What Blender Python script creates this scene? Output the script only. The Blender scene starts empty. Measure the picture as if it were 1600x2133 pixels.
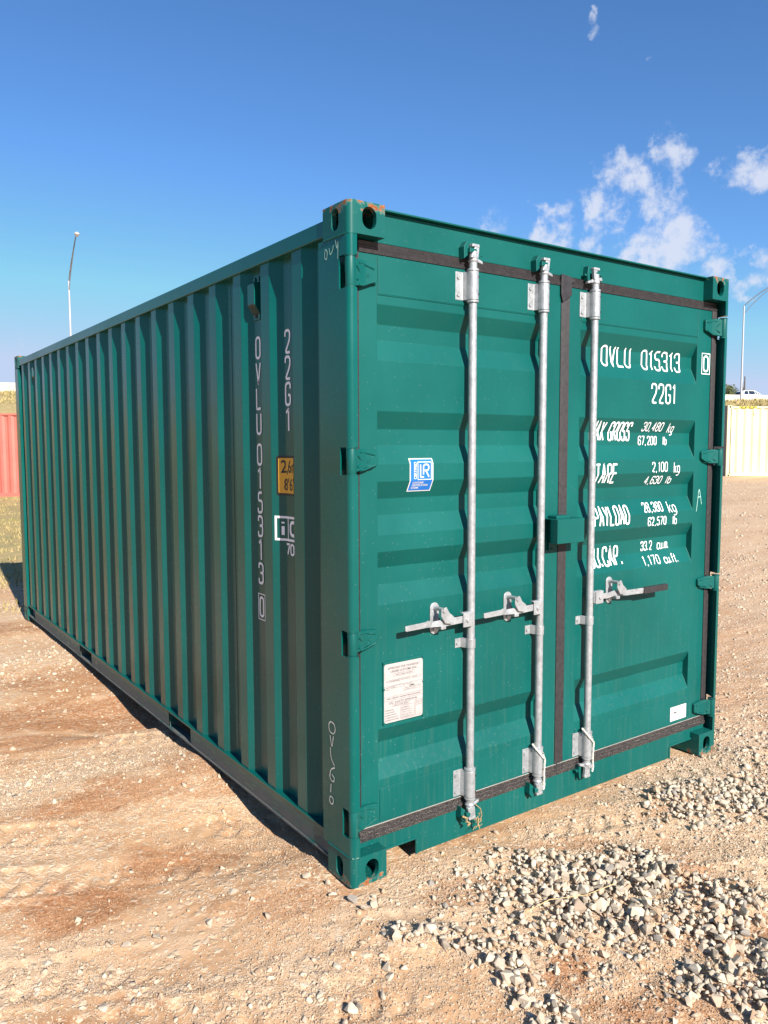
import bpy, bmesh, math, random
import numpy as np
from mathutils import Vector, Matrix
random.seed(7); RNG = np.random.default_rng(11)
scene = bpy.context.scene
COL = scene.collection

# ------------------------------------------------------------------ camera
cam_d = bpy.data.cameras.new('camera'); cam = bpy.data.objects.new('camera', cam_d); COL.objects.link(cam)
CP = Vector((-1.5825, -2.4481, 1.6978))
Rr = Vector((0.815543, -0.578690, -0.002651)); Ru = Vector((0.049161, 0.064717, 0.996692)); Rf = Vector((0.576604, 0.812975, -0.081229))
M = Matrix((( Rr.x, Ru.x, -Rf.x, CP.x), (Rr.y, Ru.y, -Rf.y, CP.y), (Rr.z, Ru.z, -Rf.z, CP.z), (0, 0, 0, 1)))
cam.matrix_world = M
cam_d.sensor_fit = 'HORIZONTAL'; cam_d.sensor_width = 36.0; cam_d.lens = 36.0 * 1645.25 / 1600.0
cam_d.clip_start = 0.05; cam_d.clip_end = 3000
scene.camera = cam

# ------------------------------------------------------------------ light
SUN = Vector((-0.105, -1.0, 0.62)).normalized()          # towards the sun
sd = bpy.data.lights.new('sun', 'SUN'); sd.energy = 5.0; sd.angle = math.radians(0.53); sd.color = (1.0, 0.945, 0.86)
sun = bpy.data.objects.new('sun', sd); COL.objects.link(sun)
sun.rotation_euler = SUN.to_track_quat('Z', 'Y').to_euler()
scene.view_settings.view_transform = 'Standard'; scene.view_settings.look = 'None'
scene.view_settings.exposure = 1.0; scene.view_settings.gamma = 1.0
scene.view_settings.use_curve_mapping = False
scene.cycles.use_denoising = True
scene.cycles.max_bounces = 6

world = bpy.data.worlds.new('World'); scene.world = world; world.use_nodes = True
wn, wl = world.node_tree.nodes, world.node_tree.links
wn.clear()
def wnode(t, **kw):
    n = wn.new(t)
    for k, v in kw.items(): setattr(n, k, v)
    return n
wout = wnode('ShaderNodeOutputWorld'); wbg = wnode('ShaderNodeBackground'); wbg.inputs['Strength'].default_value = 0.085
sky = wnode('ShaderNodeTexSky', sky_type='NISHITA', sun_disc=False)
sky.sun_elevation = math.asin(SUN.z); sky.sun_rotation = math.atan2(SUN.x, SUN.y)
sky.air_density = 1.3; sky.dust_density = 0.0; sky.ozone_density = 6.0; sky.altitude = 2500
wtc = wnode('ShaderNodeTexCoord')
def wmath(op, a, b=None, clamp=False):
    n = wnode('ShaderNodeMath', operation=op, use_clamp=clamp)
    for i, v in enumerate((a, b)):
        if v is None: continue
        if hasattr(v, 'is_output'): wl.new(v, n.inputs[i])
        else: n.inputs[i].default_value = v
    return n.outputs[0]
# clouds: fair-weather puffs standing in given directions of the sky, their edges frayed by noise
wnz = wnode('ShaderNodeTexNoise'); wnz.inputs['Scale'].default_value = 15; wnz.inputs['Detail'].default_value = 9; wnz.inputs['Roughness'].default_value = 0.60
wl.new(wtc.outputs['Generated'], wnz.inputs['Vector'])
wnz2 = wnode('ShaderNodeTexNoise'); wnz2.inputs['Scale'].default_value = 48; wnz2.inputs['Detail'].default_value = 6; wnz2.inputs['Roughness'].default_value = 0.6
wl.new(wtc.outputs['Generated'], wnz2.inputs['Vector'])
# the direction is warped a little so that no puff is round
wsub = wnode('ShaderNodeVectorMath', operation='SUBTRACT'); wl.new(wnz.outputs['Color'], wsub.inputs[0]); wsub.inputs[1].default_value = (0.5, 0.5, 0.5)
wsc = wnode('ShaderNodeVectorMath', operation='SCALE'); wl.new(wsub.outputs[0], wsc.inputs[0]); wsc.inputs['Scale'].default_value = 0.075
wad = wnode('ShaderNodeVectorMath', operation='ADD'); wl.new(wtc.outputs['Generated'], wad.inputs[0]); wl.new(wsc.outputs[0], wad.inputs[1])
PUFFS = [((0.749, 0.5889, 0.3038), 0.042, 0.8), ((0.773, 0.5503, 0.3187), 0.034, 0.85), ((0.7501, 0.6086, 0.2587), 0.05, 1.0),
         ((0.771, 0.5787, 0.2657), 0.055, 1.0), ((0.7934, 0.5621, 0.2337), 0.06, 1.0), ((0.7765, 0.5881, 0.222), 0.07, 1.0),
         ((0.7101, 0.6523, 0.265), 0.036, 0.95), ((0.7115, 0.6605, 0.2397), 0.034, 1.0), ((0.7405, 0.6279, 0.2398), 0.045, 1.0),
         ((0.8286, 0.4769, 0.2933), 0.045, 0.9), ((0.8077, 0.5137, 0.2894), 0.022, 0.7), ((0.8486, 0.4876, 0.2055), 0.028, 1.0),
         ((0.8256, 0.5278, 0.1996), 0.030, 0.72), ((0.8495, 0.4955, 0.181), 0.027, 0.9), ((0.6835, 0.5815, 0.4412), 0.010, 0.8),
         ((0.7262, 0.5525, 0.4091), 0.010, 0.8), ((0.6557, 0.7075, 0.2635), 0.03, 0.55), ((0.1728, 0.9794, 0.1046), 0.05, 0.55),
         ((0.815, 0.565, 0.125), 0.05, 0.6), ((0.95, 0.20, 0.2), 0.08, 1.0), ((0.97, 0.1, 0.24), 0.07, 0.9), ((0.9, 0.38, 0.31), 0.05, 0.8),
         ((0.95, -0.2, 0.22), 0.08, 0.9), ((0.88, -0.42, 0.2), 0.06, 0.9), ((-0.55, 0.8, 0.2), 0.05, 0.7)]
dens = None
for d, r, w in PUFFS:
    v = Vector(d).normalized()
    dv = wnode('ShaderNodeVectorMath', operation='DISTANCE'); wl.new(wad.outputs[0], dv.inputs[0]); dv.inputs[1].default_value = v
    m = wnode('ShaderNodeMapRange', interpolation_type='SMOOTHSTEP'); wl.new(dv.outputs['Value'], m.inputs['Value'])
    m.inputs['From Min'].default_value = r * 1.5; m.inputs['From Max'].default_value = r * 0.15
    m.inputs['To Min'].default_value = 0; m.inputs['To Max'].default_value = w
    dens = m.outputs[0] if dens is None else wmath('MAXIMUM', dens, m.outputs[0])
fr = wmath('ADD', wmath('MULTIPLY', wnz.outputs['Fac'], 2.3), wmath('MULTIPLY', wnz2.outputs['Fac'], 1.55))
raw = wmath('ADD', wmath('MULTIPLY', dens, 1.0), wmath('SUBTRACT', fr, 2.38))
cm = wnode('ShaderNodeMapRange', interpolation_type='SMOOTHSTEP'); wl.new(raw, cm.inputs['Value'])
cm.inputs['From Min'].default_value = 0.05; cm.inputs['From Max'].default_value = 0.68; cm.inputs['To Max'].default_value = 0.84
cmask = wmath('MULTIPLY', cm.outputs[0], wmath('MULTIPLY', dens, 2.2, True))
wmix = wnode('ShaderNodeMix', data_type='RGBA'); wl.new(cmask, wmix.inputs[0])
# a clear autumn sky is deeper blue than the plain model: more saturation, same light
hs = wnode('ShaderNodeHueSaturation'); hs.inputs['Hue'].default_value = 0.502; hs.inputs['Saturation'].default_value = 1.10; hs.inputs['Value'].default_value = 1.0
wl.new(sky.outputs[0], hs.inputs['Color'])
# haze flattens the last degrees above the horizon
hz_ = wnode('ShaderNodeMix', data_type='RGBA', blend_type='DARKEN'); hz_.inputs[0].default_value = 1.0; wl.new(hs.outputs[0], hz_.inputs[6]); hz_.inputs[7].default_value = (3.2, 3.9, 5.3, 1)
wl.new(hz_.outputs[2], wmix.inputs[6]); wmix.inputs[7].default_value = (4.5, 4.75, 5.5, 1)
wl.new(wmix.outputs[2], wbg.inputs['Color']); wl.new(wbg.outputs[0], wout.inputs['Surface'])

# ------------------------------------------------------------------ helpers
class MB:
    """collects faces and links them as one mesh object"""
    def __init__(s): s.v = []; s.f = []
    def add(s, vs, fs):
        o = len(s.v); s.v += [tuple(p) for p in vs]; s.f += [tuple(i + o for i in f) for f in fs]; return s
    def box(s, x0, x1, y0, y1, z0, z1):
        return s.add([(x0,y0,z0),(x1,y0,z0),(x1,y1,z0),(x0,y1,z0),(x0,y0,z1),(x1,y0,z1),(x1,y1,z1),(x0,y1,z1)],
                     [(0,3,2,1),(4,5,6,7),(0,1,5,4),(1,2,6,5),(2,3,7,6),(3,0,4,7)])
    def prism(s, poly, a0, a1, axis):
        """poly in the two other axes (cyclic order), extruded along axis from a0 to a1"""
        n = len(poly)
        def P(p, a):
            return {'x': (a, p[0], p[1]), 'y': (p[0], a, p[1]), 'z': (p[0], p[1], a)}[axis]
        vs = [P(p, a0) for p in poly] + [P(p, a1) for p in poly]
        fs = [tuple(range(n - 1, -1, -1)), tuple(range(n, 2 * n))] + [(i, (i + 1) % n, n + (i + 1) % n, n + i) for i in range(n)]
        return s.add(vs, fs)
    def tube(s, path, rad, n=10, cap=True):
        path = [Vector(p) for p in path]
        rads = rad if isinstance(rad, (list, tuple)) else [rad] * len(path)
        rings = []; prev = None
        for i, p in enumerate(path):
            t = (path[min(i + 1, len(path) - 1)] - path[max(i - 1, 0)]).normalized()
            if prev is None:
                a = Vector((0, 0, 1)) if abs(t.z) < 0.9 else Vector((1, 0, 0)); u = t.cross(a).normalized()
            else:
                u = (prev - t * prev.dot(t)).normalized()
            prev = u; w = t.cross(u)
            rings.append([p + (u * math.cos(2 * math.pi * k / n) + w * math.sin(2 * math.pi * k / n)) * rads[i] for k in range(n)])
        vs = [q for r in rings for q in r]; fs = []
        for i in range(len(path) - 1):
            for k in range(n):
                fs.append((i * n + k, i * n + (k + 1) % n, (i + 1) * n + (k + 1) % n, (i + 1) * n + k))
        if cap:
            fs.append(tuple(range(n - 1, -1, -1))); fs.append(tuple(range((len(path) - 1) * n, len(path) * n)))
        return s.add(vs, fs)
    def lathe(s, prof, cx, cy, n=20):
        """prof: (radius, z) list, about a vertical axis"""
        vs = [(cx + r * math.cos(2 * math.pi * k / n), cy + r * math.sin(2 * math.pi * k / n), z) for r, z in prof for k in range(n)]
        fs = [(i * n + k, i * n + (k + 1) % n, (i + 1) * n + (k + 1) % n, (i + 1) * n + k) for i in range(len(prof) - 1) for k in range(n)]
        fs += [tuple(range(n - 1, -1, -1)), tuple(range((len(prof) - 1) * n, len(prof) * n))]
        return s.add(vs, fs)
    def mesh(s, name):
        me = bpy.data.meshes.new(name); me.from_pydata(s.v, [], s.f)
        bm = bmesh.new(); bm.from_mesh(me); bmesh.ops.recalc_face_normals(bm, faces=bm.faces); bm.to_mesh(me); bm.free()
        return me
    def build(s, name, mat, parent=None, bevel=0.0, smooth=False, seg=2, label=None):
        return link(name, s.mesh(name), mat, parent, bevel, smooth, seg, label)
def link(name, me, mat, parent=None, bevel=0.0, smooth=False, seg=2, label=None):
    o = bpy.data.objects.new(name, me); COL.objects.link(o)
    if mat is not None and len(me.materials) == 0: me.materials.append(mat)
    if parent is not None: o.parent = parent
    if smooth:
        me.shade_smooth()
        try: me.set_sharp_from_angle(angle=math.radians(38))
        except Exception: pass
    if bevel:
        b = o.modifiers.new('bevel', 'BEVEL'); b.width = bevel; b.segments = seg; b.limit_method = 'ANGLE'; b.angle_limit = math.radians(12)
        b.harden_normals = True
        me.shade_smooth()
    if label: o['label'] = label
    return o
def tag(o, label=None, cat=None, group=None, kind=None):
    for k, v in (('label', label), ('category', cat), ('group', group), ('kind', kind)):
        if v: o[k] = v
    return o
def empty(name, loc=(0, 0, 0), rz=0.0):
    o = bpy.data.objects.new(name, None); COL.objects.link(o); o.location = loc; o.rotation_euler = (0, 0, rz); o.empty_display_size = 0.2
    return o
def copy_tree(o, parent=None):
    kids = [c for c in bpy.data.objects if c.parent == o]
    c = o.copy(); COL.objects.link(c); c.parent = parent
    for k in kids: copy_tree(k, c)
    return c
def rrect(x0, x1, y0, y1, r, n=5):
    pts = []
    for cx, cy, a in ((x1 - r, y0 + r, -90), (x1 - r, y1 - r, 0), (x0 + r, y1 - r, 90), (x0 + r, y0 + r, 180)):
        for k in range(n + 1):
            t = math.radians(a + 90 * k / n); pts.append((cx + r * math.cos(t), cy + r * math.sin(t)))
    return pts

# ------------------------------------------------------------------ materials
class NT:
    def __init__(s, name):
        s.m = bpy.data.materials.new(name); s.m.use_nodes = True; s.nt = s.m.node_tree; s.n = s.nt.nodes; s.l = s.nt.links
        s.p = s.n['Principled BSDF']; s.tc = s.n.new('ShaderNodeTexCoord')
    def new(s, t, **kw):
        n = s.n.new(t)
        for k, v in kw.items(): setattr(n, k, v)
        return n
    def put(s, sock, v):
        if hasattr(v, 'is_output'): s.l.new(v, sock)
        else: sock.default_value = v
    def noise(s, scale, detail=4, rough=0.55, vec=None, stretch=None):
        n = s.new('ShaderNodeTexNoise'); n.inputs['Scale'].default_value = scale; n.inputs['Detail'].default_value = detail; n.inputs['Roughness'].default_value = rough
        v = vec if vec is not None else s.tc.outputs['Object']
        if stretch:
            mp = s.new('ShaderNodeMapping'); s.l.new(v, mp.inputs[0]); mp.inputs['Scale'].default_value = stretch; v = mp.outputs[0]
        s.l.new(v, n.inputs['Vector']); return n.outputs['Fac']
    def voro(s, scale, feature='F1', out='Distance', vec=None, rand=1.0):
        n = s.new('ShaderNodeTexVoronoi', feature=feature); n.inputs['Scale'].default_value = scale
        n.inputs['Randomness'].default_value = rand
        s.l.new(vec if vec is not None else s.tc.outputs['Object'], n.inputs['Vector']); return n.outputs[out]
    def rng(s, v, a, b, c=0.0, d=1.0, smooth=True):
        n = s.new('ShaderNodeMapRange'); n.interpolation_type = 'SMOOTHSTEP' if smooth else 'LINEAR'
        s.l.new(v, n.inputs['Value'])
        for k, x in (('From Min', a), ('From Max', b), ('To Min', c), ('To Max', d)): n.inputs[k].default_value = x
        return n.outputs[0]
    def math(s, op, a, b=0.0, clamp=False):
        n = s.new('ShaderNodeMath', operation=op, use_clamp=clamp); s.put(n.inputs[0], a); s.put(n.inputs[1], b); return n.outputs[0]
    def mix(s, f, a, b, blend='MIX'):
        n = s.new('ShaderNodeMix', data_type='RGBA', blend_type=blend); s.put(n.inputs[0], f)
        for i, v in ((6, a), (7, b)):
            if hasattr(v, 'is_output'): s.l.new(v, n.inputs[i])
            else: n.inputs[i].default_value = (v[0], v[1], v[2], 1)
        return n.outputs[2]
    def bump(s, h, strength=0.2, dist=0.01):
        n = s.new('ShaderNodeBump'); n.inputs['Strength'].default_value = strength; n.inputs['Distance'].default_value = dist
        s.l.new(h, n.inputs['Height']); s.l.new(n.outputs[0], s.p.inputs['Normal']); return n
    def sep(s, axis):
        n = s.new('ShaderNodeSeparateXYZ'); s.l.new(s.tc.outputs['Object'], n.inputs[0]); return n.outputs[axis]
    def col(s, v):
        if hasattr(v, 'is_output'): s.l.new(v, s.p.inputs['Base Color'])
        else: s.p.inputs['Base Color'].default_value = (v[0], v[1], v[2], 1)
    def rough(s, v): s.put(s.p.inputs['Roughness'], v)

def simple(name, c, rough=0.5, metal=0.0, var=0.12, scale=18, bump=0.0):
    t = NT(name); n = t.noise(scale, 5)
    t.col(t.mix(t.rng(n, 0.3, 0.7), tuple(x * (1 - var) for x in c), tuple(min(1, x * (1 + var)) for x in c)))
    t.rough(t.rng(n, 0.3, 0.7, rough - 0.06, rough + 0.06)); t.p.inputs['Metallic'].default_value = metal
    if bump: t.bump(t.noise(scale * 6, 3), bump, 0.004)
    return t.m

GREEN = (0.0003, 0.080, 0.070)
def paint(name, base, dusty=1.0, rust=None, rough=0.45, spec=0.27):
    """container paint: slight orange peel, dust spatter that gathers low, chips; rust=(axis z0, z1) scuffs"""
    t = NT(name)
    big = t.noise(1.6, 4); fine = t.noise(150, 3)
    c = t.mix(t.rng(big, 0.3, 0.7), tuple(x * 0.88 for x in base), tuple(x * 1.10 for x in base))
    # rain streaks of dust
    st = t.noise(9, 3, vec=None, stretch=(9, 9, 0.35))
    low = t.rng(t.sep('Z'), 1.4, 0.1, 0.10, 1.0)
    dust = t.math('MULTIPLY', t.rng(st, 0.48, 0.8, 0, 0.055 * dusty), low)
    c = t.mix(dust, c, (0.34, 0.30, 0.24))
    # spatter: small pale drops
    vd = t.voro(85); vc = t.voro(85, out='Color')
    sepc = t.new('ShaderNodeSeparateColor'); t.l.new(vc, sepc.inputs[0])
    dot = t.math('MULTIPLY', t.rng(vd, 0.20, 0.10), t.math('GREATER_THAN', sepc.outputs[0], 0.86))
    dot = t.math('MULTIPLY', dot, t.rng(t.sep('Z'), 2.4, 0.2, 0.30, 0.65))
    dot = t.math('MULTIPLY', dot, 0.4 * dusty)
    c = t.mix(dot, c, (0.45, 0.52, 0.48))
    if rust:
        z0, z1 = rust
        edge = t.rng(t.sep('Z'), z0, z1)
        n1 = t.noise(24, 6, 0.62); n2 = t.noise(60, 4)
        pale = t.rng(t.math('ADD', t.math('MULTIPLY', edge, 0.30), n1), 0.742, 0.777)
        rs = t.rng(t.math('ADD', t.math('MULTIPLY', edge, 0.30), n1), 0.797, 0.817)
        c = t.mix(t.math('MULTIPLY', pale, 0.3), c, (0.22, 0.27, 0.22))
        c = t.mix(rs, c, t.mix(t.rng(n2, 0.3, 0.7), (0.16, 0.045, 0.015), (0.30, 0.11, 0.04)))
        t.rough(t.mix(rs, (rough,) * 3, (0.9,) * 3))
    else:
        t.rough(t.rng(t.math('ADD', big, dust), 0.2, 0.9, rough - 0.05, rough + 0.12))
    scr = t.math('MULTIPLY', t.rng(t.noise(26, 4, .6, stretch=(2.5, 2.5, .22)), .735, .755), t.rng(t.noise(110, 2), .46, .56))
    c = t.mix(t.math('MULTIPLY', scr, .55), c, (0.20, 0.25, 0.21))
    t.col(c)
    t.p.inputs['Specular IOR Level'].default_value = spec
    t.bump(t.math('ADD', fine, t.math('ADD', t.math('MULTIPLY', t.noise(14, 2), 3.0), t.math('MULTIPLY', t.noise(2.6, 2), 26.0))), 0.05, 0.003)
    return t.m

MAT = {}
MAT['green'] = paint('green_paint', GREEN)
MAT['green_side'] = paint('green_paint_side', GREEN, 0.7, rough=0.24, spec=0.33)
MAT['green_top'] = paint('green_paint_scuffed_top', GREEN, 1.0, (2.50, 2.60))
MAT['green_low'] = paint('green_paint_scuffed_low', GREEN, 1.0, (0.075, -0.015))
def galv():
    t = NT('galvanised_steel')
    v = t.voro(120, out='Color'); s = t.new('ShaderNodeSeparateColor'); t.l.new(v, s.inputs[0])
    n = t.noise(30, 5)
    c = t.mix(t.rng(n, 0.3, 0.7), (0.30, 0.31, 0.32), (0.42, 0.43, 0.44))
    c = t.mix(t.math('MULTIPLY', s.outputs[0], 0.25), c, (0.52, 0.53, 0.54))
    t.col(c); t.p.inputs['Metallic'].default_value = 0.5; t.rough(t.rng(s.outputs[1], 0, 1, 0.36, 0.55)); t.bump(n, 0.12, 0.002)
    return t.m
MAT['galv'] = galv()
def rubber(name, spec, c=(0.017, 0.0145, 0.0165)):
    t = NT(name); n = t.noise(40, 4, stretch=(1, 1, 1)); sp = t.noise(420, 2)
    cc = t.mix(t.rng(n, 0.3, 0.7), tuple(x * .7 for x in c), tuple(x * 1.35 for x in c))
    cc = t.mix(t.rng(sp, 0.56, 0.66, 0, spec), cc, (0.34, 0.29, 0.24))
    t.col(cc); t.rough(0.55); return t.m
MAT['rubber'] = rubber('rubber_gasket', 0.10)
MAT['rubber_dusty'] = rubber('rubber_gasket_dusty', 0.75)
MAT['white'] = simple('white_marking', (0.80, 0.81, 0.82), 0.5, 0, 0.05)
MAT['chalk'] = simple('chalk_pen', (0.62, 0.62, 0.56), 0.8, 0, 0.25, 60)
MAT['chalk_green'] = simple('chalk_on_green', (0.30, 0.52, 0.46), 0.8, 0, 0.2, 60)
MAT['black'] = simple('black_print', (0.012, 0.012, 0.012), 0.5, 0, 0.1)
MAT['grey_print'] = simple('grey_print', (0.11, 0.10, 0.10), 0.6, 0, 0.1)
MAT['yellow'] = simple('yellow_sticker', (0.62, 0.32, 0.016), 0.45, 0, 0.06)
MAT['blue'] = simple('blue_sticker', (0.010, 0.13, 0.46), 0.4, 0, 0.06)
MAT['white_sticker'] = simple('white_sticker', (0.58, 0.57, 0.56), 0.42, 0, 0.03)
MAT['plate'] = simple('aluminium_plate', (0.42, 0.385, 0.37), 0.45, 0.15, 0.05, 40)
MAT['grip'] = simple('black_plastic_grip', (0.022, 0.02, 0.022), 0.55, 0, 0.2, 60)
MAT['rope'] = simple('rope_fibre', (0.62, 0.58, 0.50), 0.9, 0, 0.25, 220, 0.5)
MAT['twine'] = simple('weathered_twine', (0.34, 0.23, 0.11), 0.9, 0, 0.35, 160, 0.5)
MAT['dark_steel'] = simple('dark_underframe', (0.035, 0.030, 0.028), 0.8, 0, 0.3, 12)
MAT['rail_dirty'] = None

# ------------------------------------------------------------------ value noise for the terrain
_lat = RNG.random((256, 256)).astype(np.float64)
def vnoise(x, y):
    xi = np.floor(x).astype(int); yi = np.floor(y).astype(int); fx = x - xi; fy = y - yi
    fx = fx * fx * (3 - 2 * fx); fy = fy * fy * (3 - 2 * fy)
    a = _lat[xi & 255, yi & 255]; b = _lat[(xi + 1) & 255, yi & 255]; c = _lat[xi & 255, (yi + 1) & 255]; d = _lat[(xi + 1) & 255, (yi + 1) & 255]
    return (a * (1 - fx) + b * fx) * (1 - fy) + (c * (1 - fx) + d * fx) * fy - 0.5
def fbm(x, y, o=4):
    r = 0; a = 1.0; k = 1.0
    for i in range(o):
        r = r + a * vnoise(x * k + 17.3 * i, y * k + 5.7 * i); a *= 0.5; k *= 2.03
    return r
def sstep(a, b, t):
    t = np.clip((t - a) / (b - a), 0, 1); return t * t * (3 - 2 * t)
# highway on its embankment: a straight line far behind
HP = np.array([17.2, 101.8]); HD = np.array([0.9225, -0.386]); HN = np.array([-0.386, -0.9225])
# gravel: heaps and spills, in metres on the ground
def seg_d(x, y, pts):
    d = np.full(np.shape(x), 9.0)
    for (ax, ay), (bx, by) in zip(pts[:-1], pts[1:]):
        vx, vy = bx - ax, by - ay; t = np.clip(((x - ax) * vx + (y - ay) * vy) / (vx * vx + vy * vy), 0, 1)
        d = np.minimum(d, np.hypot(x - ax - t * vx, y - ay - t * vy))
    return d
def ell(x, y, cx, cy, a, b, ang):
    c, s = math.cos(ang), math.sin(ang); u = (x - cx) * c + (y - cy) * s; v = -(x - cx) * s + (y - cy) * c
    return np.sqrt((u / a) ** 2 + (v / b) ** 2)
def heaps(x, y):
    w = fbm(x * 4.0 + 3, y * 4.0, 4) * 0.50
    e1 = ell(x, y, 0.78, -0.66, 0.56, 0.42, -0.55) + w
    e2 = ell(x, y, 0.80, -1.22, 0.42, 0.24, -0.55) + w
    e3 = ell(x, y, 2.05, -0.50, 0.85, 0.27, -0.35) + w
    e4 = seg_d(x, y, [(0.0, -0.32), (0.12, -0.42), (0.18, -0.64), (0.12, -0.95)]) / 0.085 + w
    e5 = ell(x, y, 3.3, -0.2, 1.1, 0.35, 0.15) + w
    return np.maximum.reduce([sstep(1.40, 0.45, e) * k for e, k in ((e1, 1), (e2, 1), (e3, .8), (e4, .85), (e5, .55))])
def bands(x, y):
    n = fbm(x * 1.6 + 3, y * 3.2 + 31, 3) * 0.5
    return np.exp(-((y + 0.25 * x - 1.52 + n) / 0.20) ** 2) * sstep(0.3, -0.2, x) + np.exp(-((y + 0.5 * x + 0.52 + n * .7) / 0.16) ** 2) * sstep(0.1, -0.5, x) * 0.9 + np.exp(-((y - 4.3 + n) / 0.5) ** 2) * sstep(0.4, -0.2, x) * .8
def spill(x, y):
    """thin, trodden-in gravel (0..1)"""
    a = fbm(x * 0.75 + 40, y * 1.5 + 9, 4) + 0.10
    b = sstep(0.8, 3.2, x) * 0.85
    # pale bands across the yard in front of and beside the side wall
    c = bands(x, y)
    f = sstep(0.05, 0.35, x) * sstep(.05, -.15, y) * (.45 + .5 * fbm(x * 2.1 + 60, y * 2.1, 3))     # spread in front of the doors
    return np.clip(sstep(0.0, 0.55, a + b) * 0.75 + c * 0.8 + np.clip(f, 0, 1) * 1.15, 0, 1)
SIDE_Y = [-9, 0.0, 0.21, 0.35, 0.44, 0.56, 0.68, 0.92, 1.19, 1.36, 1.54, 1.84, 2.26, 2.45, 2.80, 3.14, 3.9, 5.3, 6.0, 7.5, 99]
SIDE_Z = [0, 0.0, 0.012, 0.0, -0.018, -0.04, -0.058, -0.062, 0.0, 0.026, 0.036, 0.0, -0.004, -0.07, -0.062, -0.015, 0.0, 0.016, 0.0, 0, 0]
def H(x, y):
    x = np.asarray(x, float); y = np.asarray(y, float)
    r = np.hypot(x - 1.0, y - 2.0)
    z = sstep(4.0, 12.0, r) * (0.0207 * np.maximum(x, 0) * 1.0 + 0.0059 * np.maximum(y, 0))
    z = np.minimum(z, 1.2)
    d = (x - HP[0]) * HN[0] + (y - HP[1]) * HN[1]
    emb = 8.25 * sstep(44, 0.5, d) ** 0.8
    emb = np.where(d < 0.5, 8.62, emb)
    z = np.where(d < 46, np.maximum(z, emb), z)
    und = np.interp(y, SIDE_Y, SIDE_Z) * np.exp(-((x + 0.02) / 0.42) ** 2)
    near = np.exp(-(r / 9.0) ** 2)
    inside = sstep(-0.25, 0.1, x) * sstep(2.7, 2.35, x) * sstep(-0.25, 0.1, y) * sstep(6.3, 5.9, y)
    rough = 0.040 * fbm(x * 0.55, y * 0.9 + 4, 3) + 0.014 * fbm(x * 1.7 + 8, y * 2.6, 3) + 0.006 * fbm(x * 9, y * 10 + 2, 3) + 0.0035 * fbm(x * 34, y * 34, 2)
    for c0 in (-0.62, -0.28, 0.36, 0.78, 2.05):      # tyre treads pressed into the dirt
        v = y + 0.42 * x - c0 + 0.03 * fbm(x * 1.1 + c0, y * .7, 2); u = x - 0.42 * y
        band = sstep(.115, .085, np.abs(v)) * sstep(-.25, .25, fbm(x * 1.9 + c0 * 5, y * 1.9, 3) + .02)
        lug = np.sin(2 * np.pi * (u / .105 + np.abs(v) * 4.0)); rough = rough + band * (.0065 * np.tanh(lug * 2.2) - .006) + .006 * np.exp(-((np.abs(v) - .13) / .02) ** 2) * sstep(-.2, .3, fbm(x * 1.9 + c0 * 5, y * 1.9, 3))
    corner = np.maximum(np.exp(-(np.hypot(x - 0.08, y - 0.08) / 0.22) ** 2), np.exp(-(np.hypot(x - 2.35, y - 0.08) / 0.22) ** 2))
    front = np.exp(-((y) / 0.12) ** 2) * sstep(-.1, .1, x) * sstep(2.6, 2.4, x)
    z = z + und + rough * (0.35 + 0.65 * near) * (1 - 0.6 * np.maximum(corner, 0.75 * front)) * (1 - 0.5 * inside) - 0.012 * inside
    z = z + 0.018 * heaps(x, y) - 0.004
    far = sstep(12, 40, r) * 0.35 * fbm(x * 0.22, y * 0.22, 4) * sstep(0.6, 3.0, d)
    return z + far

def make_ground():
    def axis(lo, hi, dense, step, grow):
        a = list(np.arange(dense[0], dense[1] + 1e-6, step)); s = step
        while a[-1] < hi: s *= grow; a.append(a[-1] + s)
        s = step; b = []
        cur = a[0]
        while cur > lo: s *= grow; cur -= s; b.append(cur)
        return np.array(b[::-1] + a)
    xs = axis(-420, 620, (-1.7, 2.9), 0.0125, 1.045); ys = axis(-300, 620, (-1.7, 3.0), 0.0125, 1.045)
    X, Y = np.meshgrid(xs, ys, indexing='ij'); Z = H(X, Y)
    n, m = X.shape
    co = np.stack([X, Y, Z], -1).reshape(-1, 3)
    i = np.arange(n * m).reshape(n, m)
    q = np.stack([i[:-1, :-1], i[1:, :-1], i[1:, 1:], i[:-1, 1:]], -1).reshape(-1, 4)
    me = bpy.data.meshes.new('ground'); me.vertices.add(len(co)); me.vertices.foreach_set('co', co.ravel().astype(np.float32))
    me.loops.add(q.size); me.loops.foreach_set('vertex_index', q.ravel().astype(np.int32))
    me.polygons.add(len(q)); me.polygons.foreach_set('loop_start', (np.arange(len(q)) * 4).astype(np.int32))
    me.polygons.foreach_set('use_smooth', np.ones(len(q), bool)); me.update(); me.validate()
    g = np.clip(np.maximum(heaps(X, Y), spill(X, Y) * 0.8), 0, 1)
    at = me.attributes.new('gravel', 'FLOAT', 'POINT'); at.data.foreach_set('value', g.ravel().astype(np.float32))
    at = me.attributes.new('damp', 'FLOAT', 'POINT'); at.data.foreach_set('value', damp(X, Y).ravel().astype(np.float32))
    d = (X - HP[0]) * HN[0] + (Y - HP[1]) * HN[1]
    gr = sstep(6.6, 8.6, Y + fbm(X * .8, Y * .8, 3) * 1.6 - np.maximum(X - 4, 0) * 3.0)
    gr = np.maximum(gr, sstep(48, 44, d)) * (d > 0.4)
    at = me.attributes.new('grass', 'FLOAT', 'POINT'); at.data.foreach_set('value', gr.ravel().astype(np.float32))
    return me
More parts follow.
